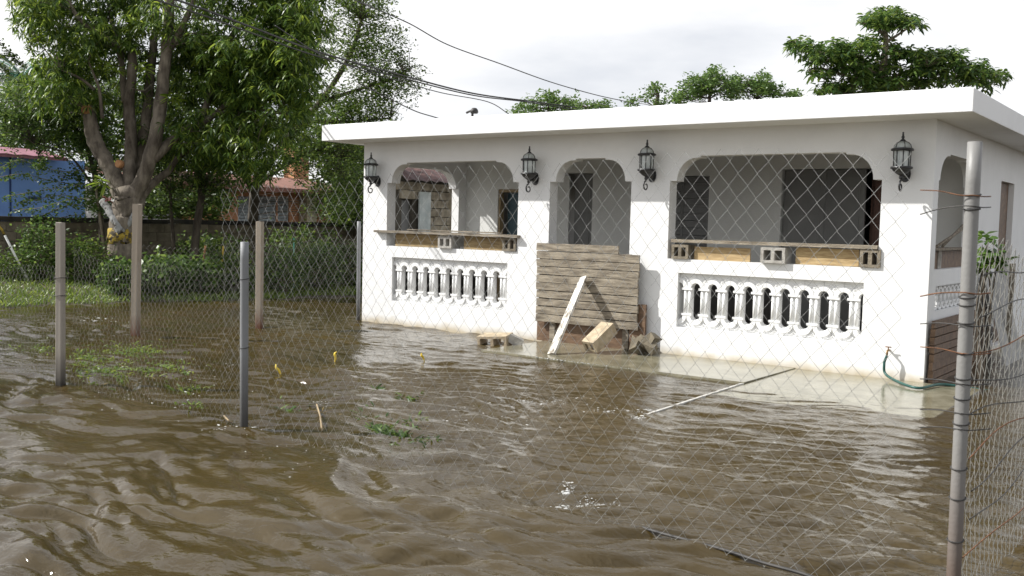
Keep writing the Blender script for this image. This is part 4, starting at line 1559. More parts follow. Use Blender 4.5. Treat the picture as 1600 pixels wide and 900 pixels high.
DT = 23.5
spray_tree('feathery_tree', 'tall feathery tree with fine leaves rising left of the house roof', 'tree',
           [(560, 45, 55, 50, 1.0, 0), (595, 110, 45, 45, .9, 0), (540, 120, 55, 60, 1.3, 0), (620, 135, 38, 28, .35, 0), (530, 190, 60, 50, 1.2, 0), (575, 175, 50, 25, .7, 0), (570, 5, 45, 30, .6, 0),
            (470, 240, 60, 50, .9, 0.3), (535, 260, 45, 60, 1.1, 0.2), (430, 230, 60, 40, .6, 0.4), (600, 60, 40, 40, .4, 0), (520, -40, 70, 50, .8, 0), (520, 310, 45, 40, .5, .5),
            (635, 110, 25, 18, .15, 0)],
           1250, DT, 1.3, 0.075, L_FINE,
           [([(395, 345, 1), (400, 290, 0.6), (420, 255, 0.4), (450, 215, 0.2), (500, 160, 0), (545, 90, 0), (565, 30, 0)], 0.13, 0.04),
            ([(398, 300, 0.6), (375, 262, 0.4), (368, 230, 0.3)], 0.09, 0.05),
            ([(405, 285, 0.5), (440, 262, 0.3), (490, 235, 0.2), (535, 245, 0.1)], 0.07, 0.025),
            ([(500, 160, 0), (560, 140, 0), (610, 125, 0), (640, 110, 0)], 0.05, 0.015),
            ([(470, 190, 0), (540, 190, 0), (610, 185, 0)], 0.05, 0.015)], per=26, spread=0.17)
spray_tree('slender_tree', 'slim dark trunked tree under the mango crown behind the fence', 'tree',
           [(320, 250, 50, 40, 1.0, 0), (290, 270, 40, 35, .8, 0.3), (345, 270, 40, 30, .8, 0), (260, 300, 30, 30, .5, .4), (330, 300, 40, 25, .5, 0), (250, 240, 30, 40, .5, 0.6)],
           420, 21.5, 0.9, 0.075, L_FINE,
           [([(302, 415, 0), (306, 370, 0), (314, 310, 0), (318, 260, 0), (330, 235, 0)], 0.10, 0.05), ([(316, 280, 0), (300, 262, 0), (285, 255, 0)], 0.05, 0.02),
            ([(272, 390, 0), (268, 340, 0), (266, 300, 0)], 0.045, 0.03)], per=22, spread=0.16)
spray_tree('shrubby_tree', 'spreading small leaved tree with arching sprays in front of the blue house', 'tree',
           [(60, 175, 65, 38, 1.3, 0), (120, 195, 50, 38, 1.0, 0.2), (25, 160, 45, 28, .6, 0), (158, 250, 18, 50, .5, 0.2), (105, 140, 40, 28, .5, .3), (152, 310, 12, 30, .3, 0.1), (110, 225, 36, 12, .3, 0),
            (15, 205, 35, 22, .4, 0)],
           620, 20.8, 0.8, 0.075, L_BUSH,
           [([(160, 420, 0.4), (158, 350, 0.3), (150, 290, 0.2), (135, 230, 0.1), (100, 180, 0), (60, 160, 0)], 0.07, 0.02), ([(152, 300, 0.2), (110, 245, 0), (60, 225, 0)], 0.03, 0.012)],
           per=22, spread=0.15)
# arching sprays that hang across the blue wall
sp_ = thing('arching_shrub', 'arching leafy branches hanging across the blue house wall', 'shrub')
b = MB()
LP = []
for ctrl in ([(150, 300), (110, 288), (70, 280), (35, 272), (-10, 278)], [(150, 285), (100, 292), (50, 300), (5, 308)], [(150, 310), (110, 312), (60, 325), (20, 328)],
             [(145, 262), (105, 268), (70, 262), (30, 250), (0, 262)], [(150, 325), (110, 320), (70, 335), (50, 345)], [(140, 240), (90, 238), (65, 250), (58, 262)],
             [(150, 290), (120, 275), (90, 275)], [(150, 318), (100, 305), (55, 312), (30, 316)], [(130, 335), (95, 340), (60, 352)], [(40, 215), (60, 232), (65, 255)], [(95, 232), (118, 262), (122, 285)]):
    dsh = random.uniform(-0.3, 0.3)
    pts = pipe_pts([tuple(at(a, c_, 20.4 + dsh)) for a, c_ in ctrl], 12)
    b.tube(pts, 0.006, 4, caps=False)
    for p in pts:
        for _ in range(6):
            LP.append(np.array(p) + rng.normal(0, 0.045, 3) + np.array([0, 0, -0.03]))
b.tube(pipe_pts([tuple(at(165, 425, 20.5)), tuple(at(160, 370, 20.4)), tuple(at(152, 310, 20.4)), tuple(at(150, 280, 20.4))]), 0.03, 6)
b.build('stem', M_STEM, sp_)
V_, T_ = small_leaves(np.array(LP), 0.075, 0.6, 0.6)
np_mesh('foliage', V_, T_, L_BUSH, sp_, kind='stuff')
# a bare-ish branch entering at the left edge
t = thing('twiggy_tree', 'thin twigs with few leaves reaching in at the upper left edge', 'tree')
b = MB()
LP = []
for ctrl in ([(-120, 300), (-110, 150), (-80, 60), (-30, 50), (0, 68), (18, 86), (38, 104)], [(-30, 60), (0, 84), (20, 90), (30, 100)], [(-80, 120), (-20, 95), (4, 105), (12, 115)],
             [(-60, -40), (0, -15), (30, -2), (55, 8), (70, 15)], [(0, -15), (25, 18), (45, 20), (62, 22)], [(40, 10), (48, 40), (50, 62), (46, 80)]):
    pts = pipe_pts([tuple(at(a, c_, 19.5)) for a, c_ in ctrl], 9)
    b.tube(pts, 0.007, 4, caps=False)
    for p in pts[len(pts) // 3:]:
        for _ in range(7):
            LP.append(np.array(p) + rng.normal(0, 0.04, 3))
b.tube([tuple(at(-125, 460, 19.5)), tuple(at(-120, 300, 19.5)), tuple(at(-112, 150, 19.5)), tuple(at(-60, -40, 19.5))], [0.08, 0.06, 0.04, 0.01], 6)
b.build('branches', M_BARKD, t)
V_, T_ = small_leaves(np.array(LP), 0.065, 0.6, 0.6)
np_mesh('foliage', V_, T_, L_FINE, t, kind='stuff')

# coconut palm behind
pl = thing('coconut_palm', 'distant coconut palm with fronds showing at the left behind the mango', 'palm')
DP = 38.0
b = MB()
top = at(35, 120, DP)
b.tube(pipe_pts([tuple(at(10, 345, DP)), tuple(at(18, 260, DP)), tuple(top)]), [0.2 - 0.004 * i for i in range(17)], 8)
b.build('trunk', M_BARKD, pl)
parts = []
stems = MB()
for k in range(13):
    a = 2 * math.pi * k / 13 + 0.2
    ln = random.uniform(1.6, 2.3)
    el = random.uniform(0.1, 1.0)
    d0 = np.array([math.cos(a), math.sin(a), 0])
    pts = []
    for i in range(10):
        s = i / 9 * ln
        pts.append(top + d0 * s * (1 - 0.08 * s) + np.array([0, 0, el * s - 0.34 * s * s]))
    stems.tube(pts, [0.03 - 0.0026 * i for i in range(10)], 5)
    side = np.cross(d0, [0, 0, 1])
    PP_, DD_ = [], []
    for i in range(2, 40):
        f = i / 39 * 9
        i0 = min(8, int(f))
        p = pts[i0] + (pts[i0 + 1] - pts[i0]) * (f - i0)
        for s in (-1, 1):
            PP_.append(p)
            DD_.append(side * s + d0 * 0.6 + np.array([0, 0, -0.35]))
    parts.append(leaves(np.array(PP_), np.array(DD_), 0.5, 0.035, 0.7))
stems.build('frond_stems', M_GREENPIPE, pl)
V_, T_ = merge(parts)
np_mesh('fronds', V_, T_, L_PALM, pl, kind='stuff')

# ------------------------------------------------------------------ trees further back
back = [('dense dark tree behind the blue house at the far left', [(20, 170, 70, 45, 1, 0), (90, 150, 60, 40, 1, 0), (40, 215, 70, 30, .8, 0)], 33, [(40, 330, 0), (45, 250, 0), (50, 180, 0)], 520),
        ('dense tree filling the gap behind the mango limbs', [(170, 190, 80, 60, 1, 0), (240, 150, 70, 60, 1, 0), (210, 240, 80, 50, 1, 0), (130, 110, 50, 50, .5, 0)], 30, [(200, 340, 0), (205, 260, 0), (210, 180, 0)], 650),
        ('dense tree behind the orange house under the mango crown', [(320, 190, 80, 70, 1, 0), (390, 200, 80, 60, 1, 0), (300, 240, 80, 30, .7, 0), (440, 150, 60, 60, .6, 0)], 38, [(340, 330, 0), (345, 260, 0), (350, 190, 0)], 650),
        ('dark bushy tree between the orange house and the white house', [(530, 235, 60, 45, 1, 0), (490, 200, 60, 50, .8, 0), (560, 270, 35, 50, .7, 0), (520, 300, 40, 40, .4, 0), (600, 235, 40, 40, .6, 0)], 33,
         [(525, 350, 0), (528, 280, 0), (530, 220, 0)], 620)]
for lab, bl, D0, tr, n in back:
    spray_tree('dense_tree', lab, 'tree', bl, n, D0, 1.6, 0.16, L_FAR if D0 > 35 else L_FINE, [(tr, 0.16, 0.07)], per=16, spread=0.22, twig_r=0.006, ntw=0.15,
               group='dense trees behind the walls at the left')
for lab, bl, D0, tr, n in (('dark shrubbery behind the block wall between the blue and orange houses', [(245, 312, 50, 34, 1, 0), (190, 312, 40, 36, .8, 0), (285, 325, 25, 25, .4, 0), (330, 318, 34, 26, .6, 0)], 25.5, [(235, 350, 0), (236, 325, 0), (238, 300, 0)], 330),
                           ('dark shrubbery behind the wall touching the left edge of the white house', [(552, 305, 26, 50, 1, 0), (575, 320, 20, 40, .6, 0), (530, 335, 20, 20, .3, 0)], 27.5, [(555, 370, 0), (556, 330, 0), (557, 290, 0)], 300)):
    spray_tree('dense_shrub', lab, 'shrub', bl, n, D0, 0.9, 0.13, L_FINE, [(tr, 0.06, 0.03)], per=16, spread=0.16, twig_r=0.005, ntw=0.15)
for lab, bl, D0, tr, n, lf_ in (
        ('light green rounded tree beyond the roof at the left end of the row', [(835, 168, 30, 22, .8, 0), (862, 158, 24, 18, .8, 0), (885, 164, 20, 14, .5, 0), (815, 176, 20, 14, .5, 0)], 30, [(850, 240, 0), (852, 200, 0), (858, 165, 0)], 190, 0.11),
        ('low dark leaved tree beyond the roof under the end of the thin cable', [(915, 166, 22, 9, 1, 0), (942, 163, 14, 7, .7, 0), (895, 168, 14, 8, .5, 0)], 32, [(915, 240, 0), (918, 200, 0), (920, 168, 0)], 75, 0.11),
        ('sparse open twigged tree beyond the middle of the roof', [(985, 158, 12, 6, .6, 0), (1022, 135, 9, 6, .6, 0), (1012, 150, 12, 8, .5, 0), (1040, 158, 14, 6, .6, 0), (1025, 160, 10, 6, .4, 0)], 28,
         [(1020, 240, 0), (1022, 180, 0), (1028, 150, 0), (1022, 136, 0)], 62, 0.10),
        ('tall leafy tree beyond the roof, left half of the pointed clump', [(1085, 135, 22, 20, 1, 0), (1112, 130, 20, 22, 1, 0), (1113, 112, 5, 10, .2, 0), (1060, 150, 14, 9, .4, 0), (1140, 138, 12, 20, .5, 0)], 27,
         [(1105, 240, 0), (1107, 180, 0), (1110, 130, 0)], 280, 0.10),
        ('tall leafy tree beyond the roof, right half of the pointed clump', [(1150, 135, 18, 19, 1, 0), (1190, 130, 20, 18, 1, 0), (1195, 140, 28, 12, .8, 0), (1225, 148, 16, 6, .3, 0), (1240, 147, 9, 5, .2, 0)], 28,
         [(1180, 240, 0), (1182, 180, 0), (1185, 130, 0)], 270, 0.10)):
    spray_tree('background_tree', lab, 'tree', bl, n, D0, 0.9, lf_, L_FAR, [(tr, 0.10, 0.03)], per=13, spread=0.11, twig_r=0.006, ntw=0.3, shell=0.1, group='trees beyond the white roof')

# broad-leaved tree on the right with layered tiers
al = thing('almond_tree', 'broad leaved tree in flat layers rising above the right end of the roof', 'tree')
DA = 24.0
b = MB()
anch = []
anch += limb(b, [(1375, 260, 0), (1378, 180, 0), (1378, 120, 0), (1383, 80, 0), (1384, 55, 0), (1378, 38, 0)], 0.14, 0.035, DA, 8)
for ctrl in ([(1378, 120, 0), (1340, 100, 0), (1290, 85, 0), (1245, 68, 0), (1232, 65, 0)], [(1378, 130, 0), (1420, 110, 0.2), (1470, 95, 0.2), (1500, 100, 0)], [(1430, 150, 0), (1440, 120, 0), (1450, 105, -.3)],
             [(1378, 140, 0), (1430, 130, 0), (1500, 118, 0), (1565, 118, 0)], [(1378, 130, 0), (1330, 120, 0), (1285, 108, 0), (1265, 112, 0)], [(1384, 66, 0), (1402, 55, 0), (1425, 40, 0)],
             [(1384, 55, 0), (1360, 40, 0), (1340, 35, 0)], [(1360, 150, 0), (1320, 145, 0), (1290, 138, 0)]):
    anch += limb(b, ctrl, 0.05, 0.018, DA, 6)
b.build('trunk', M_STEM, al)
bl = [(1388, 27, 34, 13, 1.1, 0), (1362, 30, 22, 9, .5, 0), (1425, 34, 16, 11, .5, 0), (1385, 45, 20, 8, .15, 0), (1250, 68, 22, 10, .5, 0), (1275, 85, 25, 12, .7, 0), (1312, 78, 32, 15, 1.1, 0), (1355, 72, 32, 16, 1.0, 0),
      (1330, 100, 40, 16, 1.0, 0), (1285, 112, 25, 7, .5, 0), (1430, 85, 34, 12, 1.0, 0), (1480, 88, 26, 11, .9, 0), (1455, 105, 50, 16, 1.4, 0), (1520, 108, 30, 12, .8, 0), (1555, 118, 20, 9, .5, 0), (1400, 80, 12, 12, .3, 0),
      (1350, 118, 35, 14, .9, 0), (1300, 138, 28, 9, .7, 0), (1400, 128, 50, 12, 1.1, 0), (1480, 125, 50, 10, .9, 0), (1535, 128, 20, 7, .3, 0), (1350, 140, 50, 10, .8, 0), (1380, 105, 25, 20, .6, .3)]
cl = blob_points(bl, 1150, DA, 1.1, 0.1)
V1, T1 = whorls(cl + rng.normal(0, 0.05, cl.shape), 9, 0.205, 0.062, 0.8, (-0.6, 0.9))
np_mesh('foliage', V1, T1, L_ALMOND, al, kind='stuff')
b = MB()
twigs(b, cl[:260], anch, 0.006)
b.build('branches', M_STEM, al)

# ------------------------------------------------------------------ block boundary wall at the left
XW = -9.5
wall = thing('block_wall', 'low mouldy concrete block wall with a black cap behind the left yard', 'wall', (XW, 0, 0))
b = MB()
b.box((-0.165, -5.0, -0.2), (-0.02, 14.0, 1.34))
b.build('core', M_MORTAR, wall)
b = MB()
for k in range(19):
    b.box((-0.20, -5.0 + k * 1.0, 1.342), (0.03, -5.0 + k * 1.0 + 0.995, 1.44 + random.uniform(-0.01, 0.01)), jit=0.004)
b.build('cap', M_CAP, wall)
bm0 = None
for r_ in range(6):
    for k in range(46):
        y0 = -4.98 + k * 0.405 + (0.2 if r_ % 2 else 0)
        if bm0 is None:
            bb = MB()
            bb.box((-0.019, 0, 0), (0.0, 0.392, 0.192), jit=0.003)
            o = bb.build('block', M_OLDBLOCK, wall)
            bm0 = o.data
        else:
            o = bpy.data.objects.new('block', bm0)
            link(o, wall)
        o.location = (random.uniform(-0.004, 0.006), y0, 0.14 + r_ * 0.2)
        
# ------------------------------------------------------------------ neighbouring houses
XBH = -13.0
bh = thing('blue_house', 'bright blue panelled house with a maroon zinc roof edge at the far left', 'house')
yr = on_x(133, 300, XBH)[1]
yl = yr - 9.0
ztopb = on_x(60, 247, XBH)[2]
b = MB()
b.box((XBH - 6, yl, -0.1), (XBH, yr, ztopb))
b.build('wall', M_BLUE, bh)
y = on_x(16, 300, XBH)[1]
while y > yl:
    b = MB()
    b.box((XBH + 0.002, y - 0.02, 0.0), (XBH + 0.016, y + 0.02, ztopb - 0.002))
    b.build('panel_joint', M_BLUED, bh)
    y -= 2.0
b = MB()
z = on_x(55, 322, XBH)[2]
b.box((XBH + 0.002, on_x(44, 310, XBH)[1], on_x(50, 312, XBH)[2]), (XBH + 0.03, on_x(64, 310, XBH)[1], on_x(50, 307, XBH)[2]))
b.build('vent_slot', M_BLUED, bh)
b = MB()
yl2 = yl - 0.4
yre = on_x(104, 244, XBH + 0.35)[1]
n = 40
vs, fs = [], []
for i in range(n + 1):
    yy = yl2 + (yre - yl2) * i / n
    dz = 0.02 * (i % 2)
    vs += [(XBH + 0.45, yy, ztopb + 0.02 + dz), (XBH - 0.6, yy, ztopb + 0.22 + dz), (XBH - 6.4, yy, ztopb + 0.6 + dz)]
for i in range(n):
    a = i * 3
    fs += [(a, a + 3, a + 4, a + 1), (a + 1, a + 4, a + 5, a + 2)]
b.add(vs, fs)
b.box((XBH + 0.40, yl2, ztopb - 0.05), (XBH + 0.44, yre, ztopb + 0.01))
ro = b.build('roof', M_MAROON, bh)
so_ = ro.modifiers.new('thick', 'SOLIDIFY')
so_.thickness = 0.03

XO = -14.5
oh = thing('orange_house', 'orange rendered house with terracotta eaves and louvred windows behind the wall', 'house')
y0 = on_x(285, 320, XO)[1]
y1 = on_x(540, 320, XO)[1]
zo = on_x(400, 292, XO)[2]
b = MB()
holes = []
wins = []
for (pa, pb_, ya, yb_) in ((372, 402, 306, 346), (404, 432, 306, 346), (434, 452, 306, 346)):
    ya_, yb2 = on_x(pa, 320, XO)[1], on_x(pb_, 320, XO)[1]
    za, zb_ = on_x(pa, yb_, XO)[2], on_x(pa, ya, XO)[2]
    holes.append(rect(ya_, yb2, za, zb_))
    wins.append((ya_, yb2, za, zb_))
b.extrude(rect(y0, y1, -0.1, zo), holes, 'x', XO - 0.15, XO)
b.build('wall', M_ORANGE, oh, fixn=True)
b = MB()
b.box((XO - 6, y0, -0.1), (XO - 0.4, y1, zo - 0.01))
b.build('rooms', M_INT2, oh)
for (a, b_, c_, d_) in wins:
    w = MB()
    w.box((XO - 0.10, a + 0.005, c_ + 0.005), (XO - 0.05, a + 0.045, d_ - 0.005))
    w.box((XO - 0.10, b_ - 0.045, c_ + 0.005), (XO - 0.05, b_ - 0.005, d_ - 0.005))
    wo = w.build('window', M_LOUVRE, oh)
    nl = 8
    lo_ = None
    for k in range(nl):
        zz = c_ + 0.02 + (d_ - c_ - 0.03) * k / nl
        q = MB()
        hh = (d_ - c_) / nl * 0.8
        q.add([(XO - 0.04, a + 0.05, zz), (XO - 0.04, b_ - 0.05, zz), (XO - 0.09, b_ - 0.05, zz + hh), (XO - 0.09, a + 0.05, zz + hh),
               (XO - 0.05, a + 0.05, zz), (XO - 0.05, b_ - 0.05, zz), (XO - 0.10, b_ - 0.05, zz + hh), (XO - 0.10, a + 0.05, zz + hh)],
              [(0, 1, 2, 3), (7, 6, 5, 4), (0, 4, 5, 1), (2, 6, 7, 3)])
        q.build('slat', M_LOUVRE, wo)
yc_ = on_x(476, 320, XO)[1]
b = MB()
b.box((XO + 0.01, yc_ - 0.25, -0.1), (XO + 0.4, yc_ + 0.18, on_x(476, 300, XO)[2]))
b.build('pillar', M_CREAM, oh)
b = MB()
yA, yB2 = on_x(362, 280, XO + 0.8)[1], on_x(460, 280, XO + 0.8)[1]
b.add([(XO + 0.9, y0 - 1.5, zo - 0.02), (XO + 0.9, y1 + 0.5, zo - 0.02), (XO - 3, y1 + 0.5, zo + 0.5), (XO - 3, y0 - 1.5, zo + 0.5)], [(0, 1, 2, 3)])
ro = b.build('roof', M_ORROOF, oh)
so_ = ro.modifiers.new('thick', 'SOLIDIFY')
so_.thickness = 0.14
b = MB()
yq = on_x(470, 240, XO - 3)[1]
b.box((XO - 3.6, yq - 0.3, zo), (XO - 3.0, yq + 0.4, on_x(470, 232, XO - 3)[2]))
b.build('chimney', M_ORANGE, oh)

# ruined masonry house seen through the porch
XR = -3.6
rh = thing('ruined_house', 'old rough block house with rusty eaves seen through the left porch arch', 'house')
ya = on_x(614, 320, XR)[1]
yb_ = on_x(790, 320, XR)[1]
zr = on_x(660, 284, XR)[2]
b = MB()
w1 = (on_x(629, 330, XR)[1], on_x(646, 330, XR)[1])
zwin = (on_x(640, 372, XR)[2], on_x(640, 312, XR)[2])
b.extrude(rect(ya, yb_ + 3, -0.2, zr + 0.09), [rect(w1[0], w1[1], zwin[0], zwin[1])], 'x', XR - 0.2, XR - 0.03)
b.build('wall', M_MORTAR, rh, fixn=True)
stone_me = []
for k in range(5):
    bb = MB()
    bb.box((-0.04, 0.006, 0.006), (0.02 + 0.012 * k, 0.40, 0.17), jit=0.012)
    stone_me.append(bb)
meshes = []
r_ = 0
z = 0.0
while z < zr - 0.1:
    y = ya + (0.2 if r_ % 2 else 0)
    while y < on_x(702, 320, XR)[1] - 0.1:
        if not (w1[0] - 0.42 < y < w1[1] + 0.02 and zwin[0] - 0.17 < z < zwin[1]):
            i = random.randrange(5)
            if len(meshes) <= i or meshes[i] is None:
                while len(meshes) <= i:
                    meshes.append(None)
                o = stone_me[i].build('stone', M_STONE, rh)
                meshes[i] = o.data
            else:
                o = bpy.data.objects.new('stone', meshes[i])
                link(o, rh)
            o.location = (XR + random.uniform(-0.012, 0.012), y, z)
        y += 0.415
    z += 0.183
    r_ += 1
b = MB()
b.box((XR - 0.14, w1[0] + 0.02, zwin[0] + 0.02), (XR - 0.11, w1[1] - 0.02, zwin[1] - 0.02))
b.build('window', M_DGLASS, rh)
yd = (on_x(650, 330, XR)[1], on_x(667, 330, XR)[1])
b = MB()
b.box((XR + 0.07, yd[0], 0.1), (XR + 0.11, yd[1], on_x(658, 300, XR)[2]), jit=0.004)
b.build('shutter', M_SHUT, rh)
b = MB()
yq = on_x(702, 330, XR)[1]
b.box((XR - 0.02, yq, -0.1), (XR + 0.12, yq + 3.2, zr - 0.02))
b.build('plaster_panel', M_CREAM, rh)
b = MB()
n = 50
vs, fs = [], []
for i in range(n + 1):
    yy = on_x(636, 280, XR + 0.5)[1] + (yb_ + 3.4 - ya) * i / n
    dz = 0.035 * (i % 2) + random.uniform(-0.012, 0.012)
    vs += [(XR + 0.5 + random.uniform(-0.04, 0.04), yy, zr - 0.03 + dz), (XR - 0.9, yy + 1.0, zr + 0.42 + dz)]
for i in range(n):
    fs.append((2 * i, 2 * i + 2, 2 * i + 3, 2 * i + 1))
b.add(vs, fs)
b.build('roof', M_RUSTROOF, rh)
b = MB()
b.box((XR - 1.4, ya + 1.0, -0.2), (XR - 1.2, yb_ + 3, zr))
b.build('rear_wall', M_MORTAR, rh)

# ------------------------------------------------------------------ ground plants of the bank
def bush(label, px, py, D0, rx, ry, n, leaf, m_, group='weedy bushes along the flooded bank', per=12, aspect=0.55):
    t = thing('leafy_bush', label, 'bush', group=group)
    c = at(px, py, D0)
    g = float(ground_z(np.array(c[0]), np.array(c[1])))
    b = MB()
    pts = blob_points([(px, py, rx, ry, 1, 0)], n, D0, rx / FPX * D0 * 0.8, 0.2)
    pts[:, 2] = np.maximum(pts[:, 2], g + 0.04)
    for p in pts[: max(8, n // 4)]:
        b.tube(pipe_pts([(c[0] + random.uniform(-.1, .1), c[1] + random.uniform(-.1, .1), g - 0.03), tuple((np.array([c[0], c[1], g]) + p) / 2 + rng.normal(0, .05, 3)), tuple(p)], 3), 0.007, 4, caps=False)
    b.build('stems', M_STEM, t)
    C = np.repeat(pts, per, axis=0) + rng.normal(0, 0.09, (n * per, 3))
    C[:, 2] = np.maximum(C[:, 2], g + 0.02)
    V_, T_ = small_leaves(C, leaf, 0.6, aspect)
    np_mesh('foliage', V_, T_, m_, t, kind='stuff')


for lab, px, py, D0, rx, ry, n, lf_, mm in (
        ('tall small leaved bush against the wall left of the upright grey post', 65, 395, 18.6, 38, 50, 230, 0.07, L_BUSH),
        ('low bush at the far left edge of the bank', 12, 425, 18.2, 30, 30, 90, 0.07, L_FINE),
        ('dark bush between the upright grey post and the mango foot', 135, 410, 18.8, 38, 38, 170, 0.075, L_FINE),
        ('low broad leaved bush right of the mango foot', 190, 432, 17.6, 30, 20, 100, 0.10, L_BUSH),
        ('broad leaved bush between the leaning post and the slim tree', 255, 430, 18.0, 40, 26, 170, 0.11, L_BUSH),
        ('leafy bush under the slim dark trunk', 310, 432, 18.4, 34, 26, 140, 0.10, L_BUSH),
        ('bush behind the dark pipe post', 365, 430, 18.8, 34, 30, 150, 0.09, L_FINE),
        ('bush right of the square post in the water', 440, 425, 19.3, 36, 32, 170, 0.08, L_BUSH),
        ('tall bush beyond the thin green pipe', 500, 415, 20.2, 36, 38, 190, 0.08, L_BUSH),
        ('dark bush close to the left house corner', 545, 420, 20.8, 26, 40, 150, 0.08, L_FINE),
        ('vine mass in the shade below the orange house', 330, 395, 22.5, 60, 28, 170, 0.09, L_FINE),
        ('vine mass on the wall left of the white house', 470, 380, 23.5, 60, 26, 150, 0.09, L_FINE)):
    bush(lab, px, py, D0, rx, ry, n, lf_, mm)


def blades(P, h, w, lean=0.5):
    n = len(P)
    a = rng.uniform(0, 2 * math.pi, n)
    D = np.stack([np.cos(a) * lean, np.sin(a) * lean, np.ones(n)], -1) * rng.uniform(0.7, 1.2, (n, 1))
    return leaves(P, D, h * rng.uniform(0.5, 1.3, n), w, 0.5)


n = 26000
yy = rng.uniform(-5, 9, n)
xx = shore_x(yy) - 0.05 - rng.random(n) ** 1.3 * 4.2
ok = ground_z(xx, yy) > -0.03
P = np.stack([xx, yy, ground_z(xx, yy) - 0.02], -1)[ok]
V_, T_ = blades(P, 0.20, 0.016, 0.7)
tag(np_mesh('bank_grass', V_, T_, L_GRASS, kind='stuff'), 'bright grass along the waterline of the left bank', 'grass')
# drowned grass poking out of the flood
def ppts(blobs, n, z=-0.03):
    res = []
    w = np.array([b_[4] for b_ in blobs])
    k = rng.choice(len(blobs), n, p=w / w.sum())
    for i in k:
        bb = blobs[i]
        r = abs(rng.normal(0, 0.5))
        a = rng.uniform(0, 6.28)
        q = on_z(bb[0] + bb[2] * r * math.cos(a), bb[1] + bb[3] * r * math.sin(a), 0)
        res.append((q[0], q[1], z))
    return np.array(res)


V_, T_ = blades(ppts([(170, 580, 55, 22, 1.2), (250, 575, 70, 20, .8), (215, 548, 80, 18, .7), (140, 560, 50, 25, .6), (300, 608, 30, 8, .15), (300, 635, 20, 10, .15), (60, 545, 60, 12, .2)], 2400), 0.12, 0.015, 1.2)
tag(np_mesh('drowned_grass', V_, T_, L_GRASS, kind='stuff'), 'drowned grass floating beside the upright grey post', 'grass')
V_, T_ = blades(ppts([(595, 670, 28, 14, 1), (625, 678, 30, 16, 1), (645, 660, 20, 14, .5), (675, 688, 12, 8, .3), (590, 605, 8, 6, .2), (640, 618, 18, 8, .3), (575, 640, 20, 12, .3), (450, 640, 30, 14, .2)], 560), 0.12, 0.016, 1.2)
tag(np_mesh('drowned_weeds', V_, T_, L_BUSH, kind='stuff'), 'green weeds breaking the water in front of the left porch wall', 'weeds')
V_, T_ = blades(ppts([(500, 640, 30, 30, 1), (220, 590, 90, 40, 1), (650, 660, 40, 30, .6)], 60), 0.16, 0.008, 1.6)
tag(np_mesh('dry_stalks', V_, T_, L_DRY, kind='stuff'), 'dry stalks drifting in the flood water', 'stalks')

# ------------------------------------------------------------------ small things in the yard
def stick(name, label, cat, p0, p1, r, m, tip=None):
    t = thing(name, label, cat)
    b = MB()
    b.tube([tuple(p0), tuple((np.array(p0) + np.array(p1)) / 2), tuple(p1)], r, 8)
    b.build('shaft', m, t)
    if tip:
        b = MB()
        v = np.array(p1) - np.array(p0)
        b.tube([tuple(np.array(p0) + v * 0.78), tuple(np.array(p0) + v * 1.003)], r * 1.08, 8)
        b.build('tip', tip, t)
    return t


stick('pipe_stake', 'slanting white pipe with a yellow top leaning at the far left', 'pipe', at(48, 447, 18.2), at(-4, 345, 18.0), 0.022, M_PVC, M_YPAINT)
stick('pipe_stake', 'thin green pipe standing upright in the bushes right of the square post', 'pipe', at(459, 450, 19.5), at(459, 372, 19.5), 0.014, M_GREENPIPE)
stick('stake', 'orange topped wooden stake among the bushes left of the dark pipe post', 'stake', at(316, 425, 18.8), at(321, 384, 18.8), 0.02, M_RUST, M_CUT)
stick('stake', 'yellow stake among the bushes beside the orange topped stake', 'stake', at(347, 418, 18.8), at(349, 384, 18.8), 0.018, M_YPAINT)
for (px, py, lab, ln, rz) in ((523, 563, 'upright yellow scrap floating left of the white wall', 0.085, 0.3), (438, 585, 'slanting yellow scrap floating right of the dark pipe post', 0.095, 0.9),
                              (662, 562, 'small yellow leaf floating in front of the left porch wall', 0.07, 1.2)):
    q = on_z(px, py, 0.01)
    b = MB()
    b.tube(pipe_pts([(0, 0, -0.03), (0.006, 0.004, ln * 0.4), (-0.004, 0.0, ln * 0.8), (0.012, 0.01, ln * 1.15)], 4), [0.004 + 0.010 * math.sin(math.pi * i / 12) for i in range(13)], 7, wob=0.2)
    o = b.build('yellow_scrap', M_YELLOWBIT)
    o.location = (q[0], q[1], 0.01)
    o.rotation_euler = (0.1, 0.1 if px == 523 else -0.5, rz)
    tag(o, lab, 'floating scrap', 'yellow scraps floating on the flood')
for k, ctrl in enumerate((((495, 632), (500, 650), (503, 672)), ((350, 650), (356, 656), (362, 660)))):
    b = MB()
    pts = [tuple(on_z(a, c_, 0.02 + 0.02 * (i == 1))) for i, (a, c_) in enumerate(ctrl)]
    b.tube(pipe_pts(pts, 4), 0.007, 6)
    tag(b.build('driftwood_stick', M_FRAME), ('pale bent stick drifting right of the dark pipe post', 'short pale stick floating at the foot of the dark pipe post')[k], 'stick',
        'sticks drifting on the flood')
